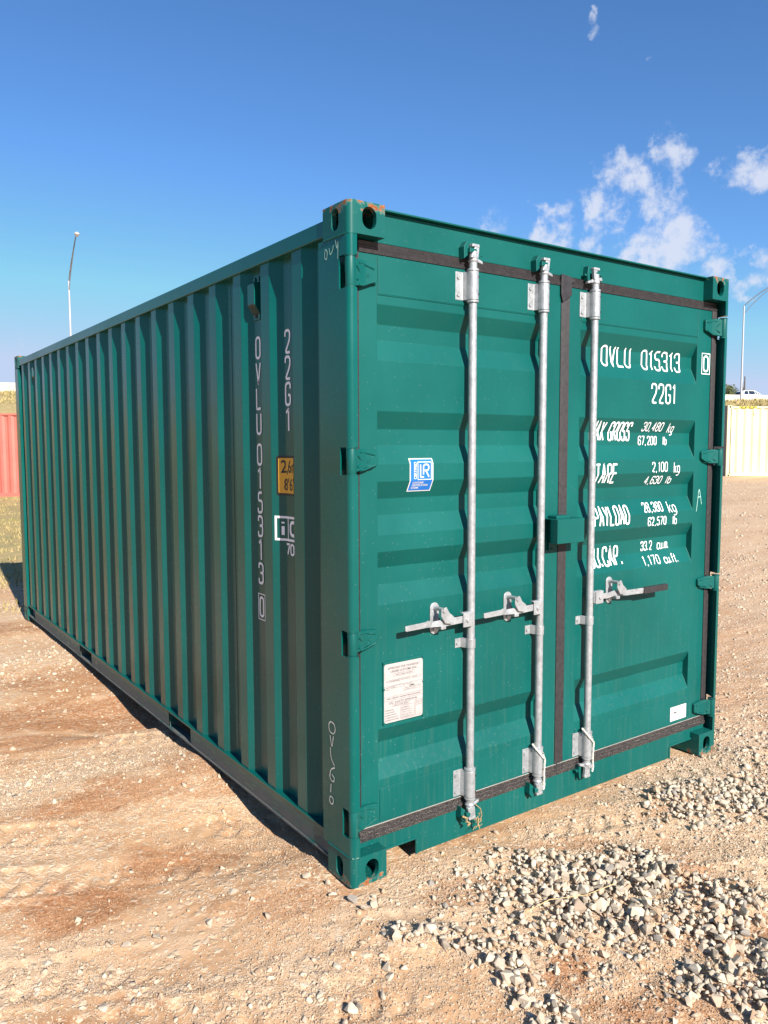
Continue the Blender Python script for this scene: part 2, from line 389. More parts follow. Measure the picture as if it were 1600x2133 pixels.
def damp(x, y):
    w = fbm(x * 2.2 + 5, y * 4.4, 4) * 1.0 + fbm(x * 11 + 5, y * 14, 3) * .7; d = np.zeros(np.shape(x))
    for cx, cy, a, b, ang, k in ((-.25, 2.75, .75, .30, -.25, 1), (-.62, 2.45, .5, .12, -.2, .9), (-.52, 1.34, .34, .15, -.2, .9), (0.02, 1.42, .22, .20, 0, .8), (-.85, .56, .32, .12, -.25, 1), (-.50, .62, .25, .10, -.3, .9), (.05, 3.5, .5, .35, 0, .7),
                                 (-.3, .10, .22, .07, -.5, .5), (.32, -.80, .16, .09, -.6, 1), (.95, -1.02, .22, .08, -.5, .8), (.36, -1.06, .3, .1, -.5, .8), (1.25, -.62, .12, .2, -.4, .8), (.38, -.24, .12, .07, -.4, .7), (.95, -.22, .25, .06, -.4, .7), (1.6, -.30, .3, .06, -.4, .6),
                                 (3.6, .55, .9, .14, .3, .6), (4.6, 1.35, 1.2, .18, .35, .6), (5.9, 2.2, 1.6, .22, .45, .55), (9, 4.2, 2.4, .4, .5, .4)):
        d = np.maximum(d, k * sstep(1.35, .45, ell(x, y, cx, cy, a * 1.2, b * 1.3, ang) + w))
    return d
def ground_mat():
    t = NT('yard_soil')
    a1 = t.new('ShaderNodeAttribute', attribute_name='gravel').outputs['Fac']; a2 = t.new('ShaderNodeAttribute', attribute_name='grass').outputs['Fac']
    n1 = t.noise(0.9, 6, 0.6, stretch=(0.8, 1.7, 1)); n2 = t.noise(7, 5, 0.6, stretch=(1, 1.6, 1)); n3 = t.noise(70, 4, 0.6)
    k = t.math('ADD', t.math('MULTIPLY', n1, 0.9), t.math('MULTIPLY', n2, 0.45))
    soil = t.mix(t.rng(k, 0.50, 0.66), (0.30, 0.138, 0.062), (0.465, 0.275, 0.147))
    soil = t.mix(t.rng(k, 0.66, 0.86), soil, (0.54, 0.380, 0.248))
    dm = t.new('ShaderNodeAttribute', attribute_name='damp').outputs['Fac']
    soil = t.mix(t.math('MULTIPLY', dm, t.rng(n2, 0.25, 0.7, 0.55, 1.0)), soil, t.mix(t.rng(n3, .3, .7), (0.23, 0.088, 0.034), (0.38, 0.172, 0.074)))
    soil = t.mix(t.rng(n3, 0.35, 0.75, 0, 0.40), soil, t.mix(0.5, soil, (0.58, 0.44, 0.30)))
    # grit and small stones: each cell its own grey, beige or tan
    def pebbles(scale):
        wv = t.new('ShaderNodeVectorMath', operation='ADD'); t.l.new(t.tc.outputs['Object'], wv.inputs[0])
        nz = t.new('ShaderNodeTexNoise'); nz.inputs['Scale'].default_value = scale * 0.9; t.l.new(t.tc.outputs['Object'], nz.inputs['Vector'])
        sc = t.new('ShaderNodeVectorMath', operation='SCALE'); t.l.new(nz.outputs['Color'], sc.inputs[0]); sc.inputs['Scale'].default_value = 0.55 / scale
        t.l.new(sc.outputs[0], wv.inputs[1])
        col = t.voro(scale, out='Color', vec=wv.outputs[0]); dist = t.voro(scale, feature='DISTANCE_TO_EDGE', vec=wv.outputs[0])
        s = t.new('ShaderNodeSeparateColor'); t.l.new(col, s.inputs[0])
        c = t.mix(s.outputs[0], (0.42, 0.305, 0.20), (0.62, 0.50, 0.37)); c = t.mix(t.math('MULTIPLY', s.outputs[1], 0.5), c, (0.50, 0.305, 0.165))
        return c, dist, s.outputs[2]
    c1, d1, r1 = pebbles(85); c2, d2, r2 = pebbles(38)
    cov1 = t.math('MULTIPLY', t.math('GREATER_THAN', t.math('ADD', r1, t.math('MULTIPLY', a1, 0.95)), 0.80), t.rng(d1, 0.02, 0.07))
    cov2 = t.math('MULTIPLY', t.math('GREATER_THAN', t.math('ADD', r2, t.math('MULTIPLY', a1, 0.75)), 0.90), t.rng(d2, 0.03, 0.09))
    c = t.mix(t.math('MULTIPLY', cov1, t.rng(dm, 0, 1, .75, .35)), soil, c1); c = t.mix(t.math('MULTIPLY', cov2, t.rng(dm, 0, 1, .8, .4)), c, c2)
    gn = t.noise(3.2, 5, 0.65); gn2 = t.noise(26, 4, 0.7)
    gc = t.mix(t.rng(gn, 0.35, 0.65), (0.36, 0.26, 0.12), (0.20, 0.19, 0.07)); gc = t.mix(t.rng(gn2, 0.3, 0.75, 0, 0.7), gc, (0.42, 0.31, 0.165))
    c = t.mix(t.math('MULTIPLY', a2, t.rng(gn2, 0.2, 0.5, 0.75, 1.0)), c, gc)
    t.col(c); t.rough(0.95); t.p.inputs['Specular IOR Level'].default_value = 0.15
    h = t.math('ADD', t.math('MULTIPLY', t.math('MULTIPLY', cov1, t.rng(d1, 0, 0.3)), 0.6), t.math('MULTIPLY', t.math('MULTIPLY', cov2, t.rng(d2, 0, 0.35)), 1.3))
    h = t.math('ADD', h, t.math('MULTIPLY', n3, 0.8)); h = t.math('ADD', h, t.math('MULTIPLY', t.noise(260, 3, 0.6), 0.5))
    t.bump(h, 0.42, 0.007)
    return t.m
ground = link('ground', make_ground(), ground_mat()); tag(ground, kind='structure')
ground['label'] = 'orange dirt yard with pale gravel'

# ------------------------------------------------------------------ the green container
box = empty('shipping_container'); tag(box, 'dark green corrugated shipping container with closed double doors and galvanised locking bars', 'container', 'containers in the yard')
W, L, HT = 2.438, 6.058, 2.591
YD = 0.055           # plane of the door faces
DP = 0.036           # depth of corrugation

# side wall: trapezoid corrugation
def corr_y(y0, y1, first, period, flat, slope):
    """break points (y, depth 0/1) of a trapezoid sheet between y0 and y1; `first` is the far edge of an outer flat"""
    pts = []
    k = math.floor((y0 - first) / period) - 1
    while first + k * period - flat - slope < y1:
        b = first + k * period
        pts += [(b - flat - slope, 1), (b - flat, 0), (b, 0), (b + slope, 1)]
        k += 1
    def dep(y):
        for (a, da), (c, dc) in zip(pts[:-1], pts[1:]):
            if a <= y <= c: return da + (dc - da) * (y - a) / max(c - a, 1e-9)
        return 1
    out = [(y0, dep(y0))] + [p for p in pts if y0 < p[0] < y1] + [(y1, dep(y1))]
    return out, dep
SP, side_dep = corr_y(0.19, 5.862, 0.453, 0.2815, 0.078, 0.067)
def wall_mesh(name, prof, place, z0, z1, th=0.004):
    """prof: (u, depth 0..1); place(u, depth) -> (x, y)"""
    m = MB(); n = len(prof)
    vs = []
    for off in (0.0, th):
        for z in (z0, z1):
            vs += [(*place(u, d * DP + off), z) for u, d in prof]
    fs = []
    for i in range(n - 1):
        fs.append((i, i + 1, n + i + 1, n + i)); fs.append((2 * n + i, 3 * n + i, 3 * n + i + 1, 2 * n + i + 1))
        fs.append((n + i, n + i + 1, 3 * n + i + 1, 3 * n + i)); fs.append((i, 2 * n + i, 2 * n + i + 1, i + 1))
    fs += [(0, n, 3 * n, 2 * n), (n - 1, 3 * n - 1, 4 * n - 1, 2 * n - 1)]
    m.add(vs, fs); return m
XS = 0.016
side = wall_mesh('side_panel', SP, lambda u, d: (XS + d, u), 0.150, 2.495).build('side_panel', MAT['green_side'], box, bevel=0.004)
wall_mesh('side_panel', SP, lambda u, d: (W - XS - d, u), 0.150, 2.495).build('side_panel', MAT['green_side'], box)
EP, _ = corr_y(0.19, W - 0.19, 0.50, 0.2815, 0.078, 0.067)
wall_mesh('rear_panel', EP, lambda u, d: (u, L - 0.014 - d), 0.150, 2.495).build('rear_panel', MAT['green_side'], box)
MB().box(0.05, W - 0.05, 0.10, L - 0.06, 2.545, 2.552).build('roof', MAT['green'], box)
# rails
for xa, xb in ((0.006, 0.064), (W - 0.064, W - 0.006)):
    MB().box(xa, xb, 0.176, L - 0.176, 2.492, 2.554).build('top_rail', MAT['green_side'], box, bevel=0.004)
def rail_mat():
    t = NT('bottom_rail_paint'); n = t.noise(14, 5, stretch=(1, .6, 3)); z = t.sep('Z')
    mud = t.math('MULTIPLY', t.rng(z, 0.16, 0.08), t.rng(n, 0.30, 0.50))
    c = t.mix(t.math('MULTIPLY', mud, 0.75), GREEN, t.mix(n, (0.06, 0.05, 0.055), (0.16, 0.13, 0.12)))
    t.col(c); t.rough(t.rng(mud, 0, 1, 0.38, 0.85)); return t.m
MAT['rail_dirty'] = rail_mat()
POCK = [(1.66, 2.00), (3.64, 3.98)]
for sx in (0, 1):
    def X(v): return v if sx == 0 else W - v
    def bx(m, a, b, *r): return m.box(min(X(a), X(b)), max(X(a), X(b)), *r)
    m = MB(); cuts = [0.178] + [v for p in POCK for v in p] + [5.60]
    bx(m, 0.008, 0.060, 0.178, 5.88, 0.147, 0.155)
    for a, b in zip(cuts[::2], cuts[1::2]): bx(m, 0.010, 0.016, a, b, 0.060, 0.1465)
    bx(m, 0.045, 0.050, 5.605, 5.86, 0.052, 0.1465)
    bx(m, 0.004, 0.060, 0.178, 5.86, 0.052, 0.0598)
    for a, b in POCK:
        for q in (a - .004, b): bx(m, 0.0105, 0.40, q, q + .004, 0.0600, 0.1460)
        bx(m, 0.40, 0.405, a, b, 0.06, 0.146)
    m.build('bottom_rail', MAT['rail_dirty'], box)
MB().box(0.06, W - 0.06, 0.12, L - 0.1, 0.148, 0.165).build('floor', MAT['dark_steel'], box)
for k in range(9):
    y = 0.5 + k * 0.62
    MB().box(0.07, W - 0.07, y, y + 0.05, 0.05, 0.146).build('cross_member', MAT['dark_steel'], box)

# corner castings: hollow blocks with slotted faces
def casting_mesh(name, outer_r):
    a, b, c = 0.162, 0.178, 0.118
    poly = [(0.0 + outer_r * (1 - math.cos(t)), outer_r * (1 - math.sin(t))) for t in [math.radians(90 * k / 6) for k in range(7)]] + [(a, 0), (a, b), (0, b)]
    body = MB().prism(poly, 0, c, 'z').build('tmp_body', None)
    def slot_y(w, h, cx, cz, y0, y1):   # opening through a face with normal y
        pts = rrect(cx - w / 2, cx + w / 2, cz - h / 2, cz + h / 2, w / 2 - 1e-4, 8); return MB().prism(pts, y0, y1, 'y')
    def slot_x(w, h, cy, cz, x0, x1):
        pts = rrect(cy - w / 2, cy + w / 2, cz - h / 2, cz + h / 2, w / 2 - 1e-4, 8); return MB().prism(pts, x0, x1, 'x')
    cut = [MB().box(0.022, a - 0.016, 0.022, b - 0.016, 0.016, c - 0.018), slot_y(0.063, 0.080, 0.092, 0.056, -0.05, 0.05), slot_x(0.051, 0.080, 0.092, 0.056, -0.05, 0.05)]
    dg = None; me = body.data
    for i, cb in enumerate(cut):
        co = cb.build('tmp_cut', None)
        md = body.modifiers.new('b', 'BOOLEAN'); md.operation = 'DIFFERENCE'; md.object = co; md.solver = 'EXACT'
        dg = bpy.context.evaluated_depsgraph_get(); dg.update()
        nm = bpy.data.meshes.new_from_object(body.evaluated_get(dg)); body.modifiers.clear(); body.data = nm
        bpy.data.objects.remove(co)
    me = body.data; me.name = name; bpy.data.objects.remove(body); return me
cast_me = casting_mesh('corner_casting', 0.024)
def mirrored(me, sx, sy, sz, off):
    n = me.copy(); bm = bmesh.new(); bm.from_mesh(n)
    for v in bm.verts: v.co = Vector((v.co.x * sx + off[0], v.co.y * sy + off[1], v.co.z * sz + off[2]))
    if sx * sy * sz < 0: bmesh.ops.reverse_faces(bm, faces=bm.faces)
    bm.to_mesh(n); bm.free(); return n
for z in (0, 1):
    for x in (0, 1):
        for y in (0, 1):
            me = mirrored(cast_me, 1 - 2 * x, 1 - 2 * y, 1 - 2 * z, (x * W, y * L, z * HT)); me.materials.clear()
            o = link('corner_casting', me, MAT['green_top' if z else 'green_low'], box, bevel=0.003)
# corner posts: pressed section with a rounded nose, cut away at every hinge
HZ_L = [(2.285, 2.393), (1.601, 1.694), (0.912, 0.999), (0.199, 0.300)]
def post(mirror):
    def fx(p): return (W - p[0], p[1]) if mirror else p
    r = 0.022
    arc = [(r - r * math.cos(t), r - r * math.sin(t)) for t in [math.radians(90 * k / 8) for k in range(9)]]
    full = [(0.0, 0.212)] + arc + [(0.037, 0.0), (0.037, 0.008), (0.012, 0.05), (0.012, 0.12), (0.075, 0.12), (0.075, 0.212)]
    notch = [(0.0, 0.212), (0.0, 0.066), (0.006, 0.066), (0.012, 0.12), (0.075, 0.12), (0.075, 0.212)]
    m = MB(); z = 0.117
    for a, b in sorted((a - 0.005, b + 0.005) for a, b in HZ_L):
        m.prism([fx(p) for p in full], z, a, 'z'); m.prism([fx(p) for p in notch], a, b, 'z'); z = b
    m.prism([fx(p) for p in full], z, 2.474, 'z')
    o = m.build('corner_post', MAT['green_side'], box, smooth=True)
    # inner J section that the gasket closes against
    xa, xb = (0.013, 0.073) if not mirror else (W - 0.073, W - 0.013)
    MB().box(xa, xb, 0.098, 0.118, 0.12, 2.47).build('post_channel', MAT['green_side'], box)
post(False); post(True)
for xa, xb in ((0.0, 0.10), (W - 0.10, W)):
    MB().box(xa, xb, L - 0.16, L, 0.117, 2.474).build('corner_post', MAT['green_side'], box, bevel=0.012, seg=3)
# header with its drip lip, sill with fork cut-outs
MB().box(0.150, W - 0.150, YD, 0.13, 2.468, 2.583).build('door_header', MAT['green'], box, bevel=0.003)
MB().box(0.163, W - 0.163, YD - 0.022, 0.14, 2.5835, 2.590).build('roof_lip', MAT['green'], box, bevel=0.001)
def sill():
    def bar(pts): return MB().prism(pts, YD, YD + 0.006, 'y')
    pts = [(0.04, 0.142), (0.04, 0.119), (0.1635, 0.119), (0.1635, 0.082), (0.346, 0.082), (0.352, 0.076), (0.352, 0.014), (2.084, 0.014), (2.084, 0.076), (2.09, 0.082), (2.2745, 0.082), (2.2745, 0.119), (2.398, 0.119), (2.398, 0.142)]
    o = bar(pts).build('door_sill', MAT['green'], box, bevel=0.0015)
    for tr in ([(0.1635, 0.0825), (0.3465, 0.0825), (0.3525, 0.0765), (0.3525, 0.014)], [(2.2745, 0.0825), (2.0895, 0.0825), (2.0835, 0.0765), (2.0835, 0.014)]):
        MB().tube([(x, YD - 0.001, z) for x, z in tr], 0.0055, 8).build('cutout_trim', MAT['green'], o, smooth=True)
    MB().box(0.16, W - .16, YD + .03, YD + .05, 0.085, 0.145).build('sill_back', MAT['dark_steel'], o)
sill()

# ---------------- doors
K = (2.448 + YD + DP) / (2.448 + YD)
def inn(z): return 1.698 + (z - 1.698) * K
PROF = [(2.242, 0), (inn(2.165), 1), (inn(2.105), 1), (2.032, 0), (1.838, 0), (inn(1.769), 1), (inn(1.706), 1), (1.634, 0), (1.566, 0), (inn(1.500), 1), (inn(1.436), 1), (1.357, 0),
        (1.291, 0), (inn(1.231), 1), (inn(1.163), 1), (1.082, 0), (0.582, 0), (inn(0.533), 1), (inn(0.464), 1), (0.376, 0)]
def door_dep(z):
    if z >= PROF[0][0] or z <= PROF[-1][0]: return 0.0
    for (a, da), (b, db) in zip(PROF[:-1], PROF[1:]):
        if b <= z <= a: return (da + (db - da) * (a - z) / (a - b)) * DP
    return 0.0
Z0, Z1 = 0.196, 2.424
def door_mesh(x0, xs, xe, x1):
    rows = [(Z1, 0)] + PROF + [(Z0, 0)]
    m = MB(); n = len(rows); vs = []; fs = []
    for z, d in rows:
        vs += [(x0, YD, z), (xs, YD, z), (xs, YD + d * DP, z), (xe, YD + d * DP, z), (xe, YD, z), (x1, YD, z), (x0, YD + .06, z), (x1, YD + .06, z)]
    for i in range(n - 1):
        a, b = i * 8, (i + 1) * 8
        for p, q in ((0, 1), (2, 3), (4, 5), (6, 0), (5, 7), (7, 6)): fs.append((a + p, a + q, b + q, b + p))
        da, db = rows[i][1], rows[i + 1][1]
        if da or db:
            for p, q in ((1, 2), (3, 4)):
                if da and db: fs.append((a + p, a + q, b + q, b + p))
                elif db: fs.append((a + p, b + q, b + p))
                else: fs.append((a + p, a + q, b + p))
    t = 0; b = (n - 1) * 8
    fs += [(t, 6, 7, 5, 4, 3, 2, 1), (b, b + 1, b + 2, b + 3, b + 4, b + 5, b + 7, b + 6)]
    m.add(vs, fs)
    me = bpy.data.meshes.new('door'); me.from_pydata(m.v, [], m.f)
    bm = bmesh.new(); bm.from_mesh(me); bmesh.ops.remove_doubles(bm, verts=bm.verts, dist=1e-6); bmesh.ops.recalc_face_normals(bm, faces=bm.faces)
    bm.to_mesh(me); bm.free(); return me
XL = (0.078, 0.163, 1.070, 1.178); XR = (1.234, 1.314, 2.236, 2.362)
doorL = link('door', door_mesh(*XL), MAT['green'], box, bevel=0.0025, label='left door with two locking bars')
doorR = link('door', door_mesh(*XR), MAT['green'], box, bevel=0.0025, label='right door with white lettering and one locking bar')
for dr, X4 in ((doorL, XL), (doorR, XR)):
    for za, zb in ((2.279, 2.418), (0.203, 0.337)):
        MB().box(X4[1] + .004, X4[2] - .004, YD - 0.003, YD + 0.002, za, zb).build('frame_rail', MAT['green'], dr, bevel=0.0025)
    for zc in (2.2775, 0.3385):
        MB().tube([(X4[1], YD - .0005, zc), (X4[2], YD - .0005, zc)], 0.0022, 6).build('weld_seam', MAT['green'], dr, smooth=True)
    for xc in (X4[1], X4[2]):
        MB().tube([(xc, YD - .0002, 2.415), (xc, YD - .0002, 2.245)], 0.0016, 6).build('weld_seam', MAT['green'], dr, smooth=True)
# gaskets: ribbed rubber strips
def gasket_h(xa, xb, z0, z1, mat, name='gasket'):
    h = z1 - z0
    pr = [(YD + .02, z0), (YD - .003, z0), (YD - .006, z0 + h * .30), (YD - .001, z0 + h * .36), (YD - .004, z0 + h * .60), (YD + .001, z0 + h * .66), (YD - .003, z1), (YD + .02, z1)]
    return MB().prism(pr, xa, xb, 'x').build(name, mat, box)
def gasket_v(xa, xb, z0, z1, name='gasket'):
    w = xb - xa
    pr = [(xa, YD + .02), (xa, YD - .002), (xa + w * .3, YD - .006), (xa + w * .36, YD - .001), (xa + w * .62, YD - .004), (xa + w * .68, YD + .0005), (xb, YD - .003), (xb, YD + .02)]
    return MB().prism(pr, z0, z1, 'z').build(name, MAT['rubber'], box)
gasket_h(0.078, 2.402, 2.425, 2.467, MAT['rubber'])
gasket_h(0.070, 2.402, 0.1425, 0.1955, MAT['rubber_dusty'])
gasket_v(1.1785, 1.2335, 0.1435, 2.4245)
gasket_v(2.3625, 2.4035, 0.196, 2.4245)
gasket_v(0.0640, 0.0775, 0.196, 2.4245)
# the flap of the centre strip folded over the top gasket
MB().prism([(1.168, 2.476), (1.236, 2.468), (1.262, 2.452), (1.238, 2.440), (1.238, 2.385), (1.180, 2.35), (1.168, 2.385)], YD - .012, YD - .0045, 'y').build('gasket_flap', MAT['rubber'], box, bevel=0.003)
# white sealant line along the lower gasket
MB().tube([(0.085, YD - .002, 0.1965), (2.36, YD - .002, 0.1965)], 0.0022, 6).build('sealant_bead', simple('sealant', (0.24, 0.23, 0.21), .6), box, smooth=True)

# ---------------- hinges
def text_mesh(s, size=1.0, bold=0.0):
    cu = bpy.data.curves.new('t', 'FONT'); cu.body = s; cu.size = size; cu.offset = bold; cu.resolution_u = 3
    ob = bpy.data.objects.new('t', cu); COL.objects.link(ob)
    dg = bpy.context.evaluated_depsgraph_get(); dg.update()
    me = bpy.data.meshes.new_from_object(ob.evaluated_get(dg)); bpy.data.objects.remove(ob); bpy.data.curves.remove(cu); return me
def fit_text(s, x0, x1, z0, z1, bold=0.0):
    """text as flat mesh data in (u, v): vertices and faces fitted to a box"""
    me = text_mesh(s, 1.0, bold)
    v = [w.co.copy() for w in me.vertices]; f = [tuple(p.vertices) for p in me.polygons]; bpy.data.meshes.remove(me)
    ux = [p.x for p in v]; uy = [p.y for p in v]; a, b, c, d = min(ux), max(ux), min(uy), max(uy)
    return [(x0 + (p.x - a) / max(b - a, 1e-6) * (x1 - x0), z0 + (p.y - c) / max(d - c, 1e-6) * (z1 - z0)) for p in v], f
def hinge(z0, z1, side, parent):
    def fx(x): return x if side == 0 else W - x
    root_m = MB(); zc = (z0 + z1) / 2; h = (z1 - z0)
    # knuckle
    prof = [(0.0175, z0), (0.0185, z0 + .003), (0.0185, z1 - .003), (0.0175, z1)]
    root = MB().lathe(prof, fx(0.0205), 0.0205, 20).build('hinge', MAT['green'], parent, smooth=True)
    out = [(0.0225, z0 + .004), (0.060, z0 + .008), (0.100, z0 + .020), (0.150, z0 + .028), (0.155, z0 + .034), (0.155, z1 - .018), (0.150, z1 - .010), (0.100, z1 - .004), (0.060, z1 - .001), (0.0225, z1 - .004)]
    # blade: from the knuckle to the door, a bent plate
    n = len(out)
    def yb(x, lift): return 0.010 + (YD - 0.016 - 0.010) * min(1, max(0, (x - 0.03) / 0.05)) - lift
    m = MB(); vs = [(fx(x), yb(x, 0), z) for x, z in out] + [(fx(x), yb(x, -0.0145), z) for x, z in out]
    fs = [(i, (i + 1) % n, n + (i + 1) % n, n + i) for i in range(n)]
    for off in (0, n):
        fs += [tuple(off + k for k in q) for q in ((0, 1, 8, 9), (1, 2, 7, 8), (2, 3, 4, 5, 6, 7))]
    m.add(vs, fs); m.build('blade', MAT['green'], root, bevel=0.003)
    # raised ribs: a V and two edge ribs
    def rib(pts, r=0.0040):
        return MB().tube([(fx(x), yb(x, 0.0005), z) for x, z in pts], r, 6).build('rib', MAT['green'], root, smooth=True)
    rib([(0.050, zc + h * .24), (0.078, zc - .004), (0.050, zc - h * .24)])
    rib([(0.064, zc + h * .36), (0.090, zc + h * .36), (0.140, zc + h * .24)], 0.004)
    rib([(0.064, zc - h * .38), (0.090, zc - h * .36), (0.140, zc - h * .18)], 0.004)
    if side == 0:
        uv, f = fit_text('SL', zc - .010, zc + .010, 0.103, 0.118, 0.02)
        MB().add([(fx(0.221 - b), yb(.1, 0.0015), a) for a, b in uv], f).build('embossed_letters', MAT['green'], root)
    # pin washer on the blade's upper edge
    MB().lathe([(0.009, z1 - .006), (0.009, z1 + .0025)], fx(0.062), YD - 0.007, 12).build('pin_cap', MAT['grip'], root, smooth=True)
    # hinge lug ring on the post, above and below
    for zz in (z0 - .0045, z1 + .0005):
        MB().lathe([(0.0215, zz), (0.0215, zz + .004)], fx(0.0215), 0.0215, 18).build('lug', MAT['green'], root, smooth=True)
for a, b in HZ_L:
    hinge(a, b, 0, doorL); hinge(a, b - 0.010, 1, doorR)

# ---------------- locking bars
YB = 0.020; RB = 0.0170
BX = [0.6155, 1.0295, 1.3685]
def bolt(m, x, z, y, r=0.009, h=0.005):
    pts = [(x + r * math.cos(math.radians(60 * k + 15)), z + r * math.sin(math.radians(60 * k + 15))) for k in range(6)]
    m.prism(pts, y - h, y + .001, 'y')
def locking_bar(i, handle_dir, lab):
    x = BX[i]
    bar = MB().lathe([(RB, 0.12), (RB, 2.49)], x, YB, 24).build('locking_bar', MAT['galv'], box, smooth=True, label=lab)
    for z0, z1 in ((2.297, 2.411), (0.204, 0.320)):
        # bearing bracket: sleeve half wrapped round the bar, with a bolted flange
        m = MB(); n = 14
        arc = [(x + 0.0235 * math.cos(math.radians(a)), YB + 0.0235 * math.sin(math.radians(a))) for a in np.linspace(-20, -205, n)]
        web = [(x - 0.028, YD - 0.004), (x - 0.066, YD - 0.004), (x - 0.066, YD), (x + 0.010, YD), (x + 0.024, YB + 0.02)]
        prof = [(x + 0.0235, YB + 0.015)] + arc + web[:1] + web[1:]
        m.prism(prof, z0, z1, 'z')
        br = m.build('bearing_bracket', MAT['galv'], bar, bevel=0.0025)
        for zz in (z0 + .022, z1 - .022):
            b = MB(); bolt(b, x - 0.052, zz, YD - .004); b.build('bolt', MAT['galv'], br)
            b = MB(); b.prism([(x + .0135 + .0045 * math.cos(t), zz + .0045 * math.sin(t)) for t in [math.radians(45 * k) for k in range(8)]], YB - .0208, YB - .0175, 'y'); b.build('bolt_hole_dark', MAT['black'], br)  # solid black disc paints the shade inside an open hole
        for zz in (z0 - .0115, z1 + .0005):
            MB().lathe([(0.0195, zz), (0.0245, zz + .002), (0.0245, zz + .009), (0.0195, zz + .011)], x, YB, 20).build('collar', MAT['galv'], bar, smooth=True)
    # mid guide clamp
    m = MB(); arc = [(x + 0.0205 * math.cos(math.radians(a)), YB + 0.0205 * math.sin(math.radians(a))) for a in np.linspace(10, -200, 12)]
    m.prism(arc + [(x - 0.030, YD - .003), (x - 0.058, YD - .003), (x - 0.058, YD), (x + .01, YD)], 0.853, 0.893, 'z')
    cl = m.build('guide_clamp', MAT['galv'], bar, bevel=0.002)
    b = MB(); bolt(b, x - 0.046, 0.873, YD - .003, .0075); b.build('bolt', MAT['galv'], cl)
    # cam ends and keepers
    for up in (1, -1):
        zb = 2.447 if up > 0 else 0.176
        def zz(d): return zb + up * d
        s = 1 if i < 2 else -1
        m = MB()
        m.lathe(sorted([(0.0185, zz(0)), (0.0215, zz(.006)), (0.0195, zz(.014)), (0.013, zz(.030))], key=lambda q: q[1]), x, YB, 18)
        cm_ = m.build('cam_end', MAT['galv'], bar, smooth=True)
        # forged claw: three plates round the keeper pin
        c = MB()
        c.prism([(x - .012 * s, zz(.020)), (x + .020 * s, zz(.018)), (x + .026 * s, zz(.070)), (x + .006 * s, zz(.072)), (x - .006 * s, zz(.046))], YB - .012, YB + .004, 'y')
        c.prism([(x - .026 * s, zz(.014)), (x + .004 * s, zz(.012)), (x + .006 * s, zz(.026)), (x - .022 * s, zz(.030))], YB - .020, YB - .004, 'y')
        c.prism([(x + .014 * s, zz(.006)), (x + .052 * s, zz(-.002)), (x + .050 * s, zz(.010)), (x + .016 * s, zz(.022))], YB - .004, YB + .012, 'y')
        c.prism([(x - .016 * s, zz(.060)), (x + .024 * s, zz(.060)), (x + .024 * s, zz(.073)), (x - .014 * s, zz(.073))], YB - .014, YB + .010, 'y')
        c.build('cam_claw', MAT['galv'], cm_, bevel=0.003)
        k = MB()
        k.prism([(x - .046 * s, zz(.010)), (x - .022 * s, zz(.030)), (x - .018 * s, zz(.078)), (x - .030 * s, zz(.084)), (x - .048 * s, zz(.060))], YD - .034, YD, 'y')
        k.prism([(x + .030 * s, zz(.014)), (x + .046 * s, zz(.014)), (x + .048 * s, zz(.046)), (x + .042 * s, zz(.080)), (x + .032 * s, zz(.080))], YD - .030, YD, 'y')
        k.prism([(x - .030 * s, zz(.034)), (x + .010 * s, zz(.042)), (x + .008 * s, zz(.052)), (x - .028 * s, zz(.056))], YD - .050, YD - .020, 'y')
        k.prism([(x + .034 * s, zz(.030)), (x + .062 * s, zz(.034)), (x + .060 * s, zz(.044)), (x + .036 * s, zz(.042))], YD - .026, YD - .008, 'y')
        k.build('cam_keeper', MAT['green'], bar, bevel=0.003)
    # handle, hub and catch
    s = handle_dir; zc = 0.984
    hub = MB(); hub.box(min(x + s * .012, x + s * .066), max(x + s * .012, x + s * .066), YB - .030, YB - .024, zc - .031, zc + .031)
    hub.box(min(x + s * .012, x + s * .066), max(x + s * .012, x + s * .066), YB - .0235, YB - .006, zc + .0255, zc + .031)
    hb = hub.build('handle_hub', MAT['galv'], bar, bevel=0.003)
    MB().prism([(x + s * .042 + .009 * math.cos(t), zc - .002 + .009 * math.sin(t)) for t in [math.radians(30 * k) for k in range(12)]], YB - .036, YB - .0302, 'y').build('rivet', MAT['galv'], hb, bevel=.0015)
    MB().box(min(x + s * .008, x + s * .03), max(x + s * .008, x + s * .03), YB - .024, YB + .0, zc - .028, zc + .028).build('hub_web', MAT['galv'], hb, bevel=.003)
    def hp(d): return x + s * d
    Lh = 0.372 if i < 2 else 0.548
    pts = []
    if i < 2:
        top = [(.055, .020), (.150, .018), (.215, .012), (.250, .026), (.270, .024), (Lh - .004, .020), (Lh, .016)]
        bot = [(Lh, -.002), (Lh - .004, -.006), (.272, -.004), (.235, -.012), (.150, -.018), (.055, -.014)]
        yl = lambda d: YB - .020 + .012 * max(0, min(1, (d - .14) / .06)) - .026 * max(0, min(1, (d - .22) / .05))
    else:
        top = [(.060, .018), (.110, .014), (.170, .020), (.200, .018), (.250, .014), (.350, .016), (.365, .016)]
        bot = [(.365, -.016), (.350, -.016), (.250, -.018), (.170, -.012), (.110, -.018), (.060, -.014)]
        yl = lambda d: YB - .018 + .010 * max(0, min(1, (d - .12) / .06)) - .030 * max(0, min(1, (d - .20) / .10))
    q = top + bot; n = len(q); m = MB()
    vs = [(hp(d), yl(d) - .0035, zc + z * .84) for d, z in q] + [(hp(d), yl(d) + .0035, zc + z * .84) for d, z in q]
    fs = [(a, (a + 1) % n, n + (a + 1) % n, n + a) for a in range(n)]
    nt = len(top)
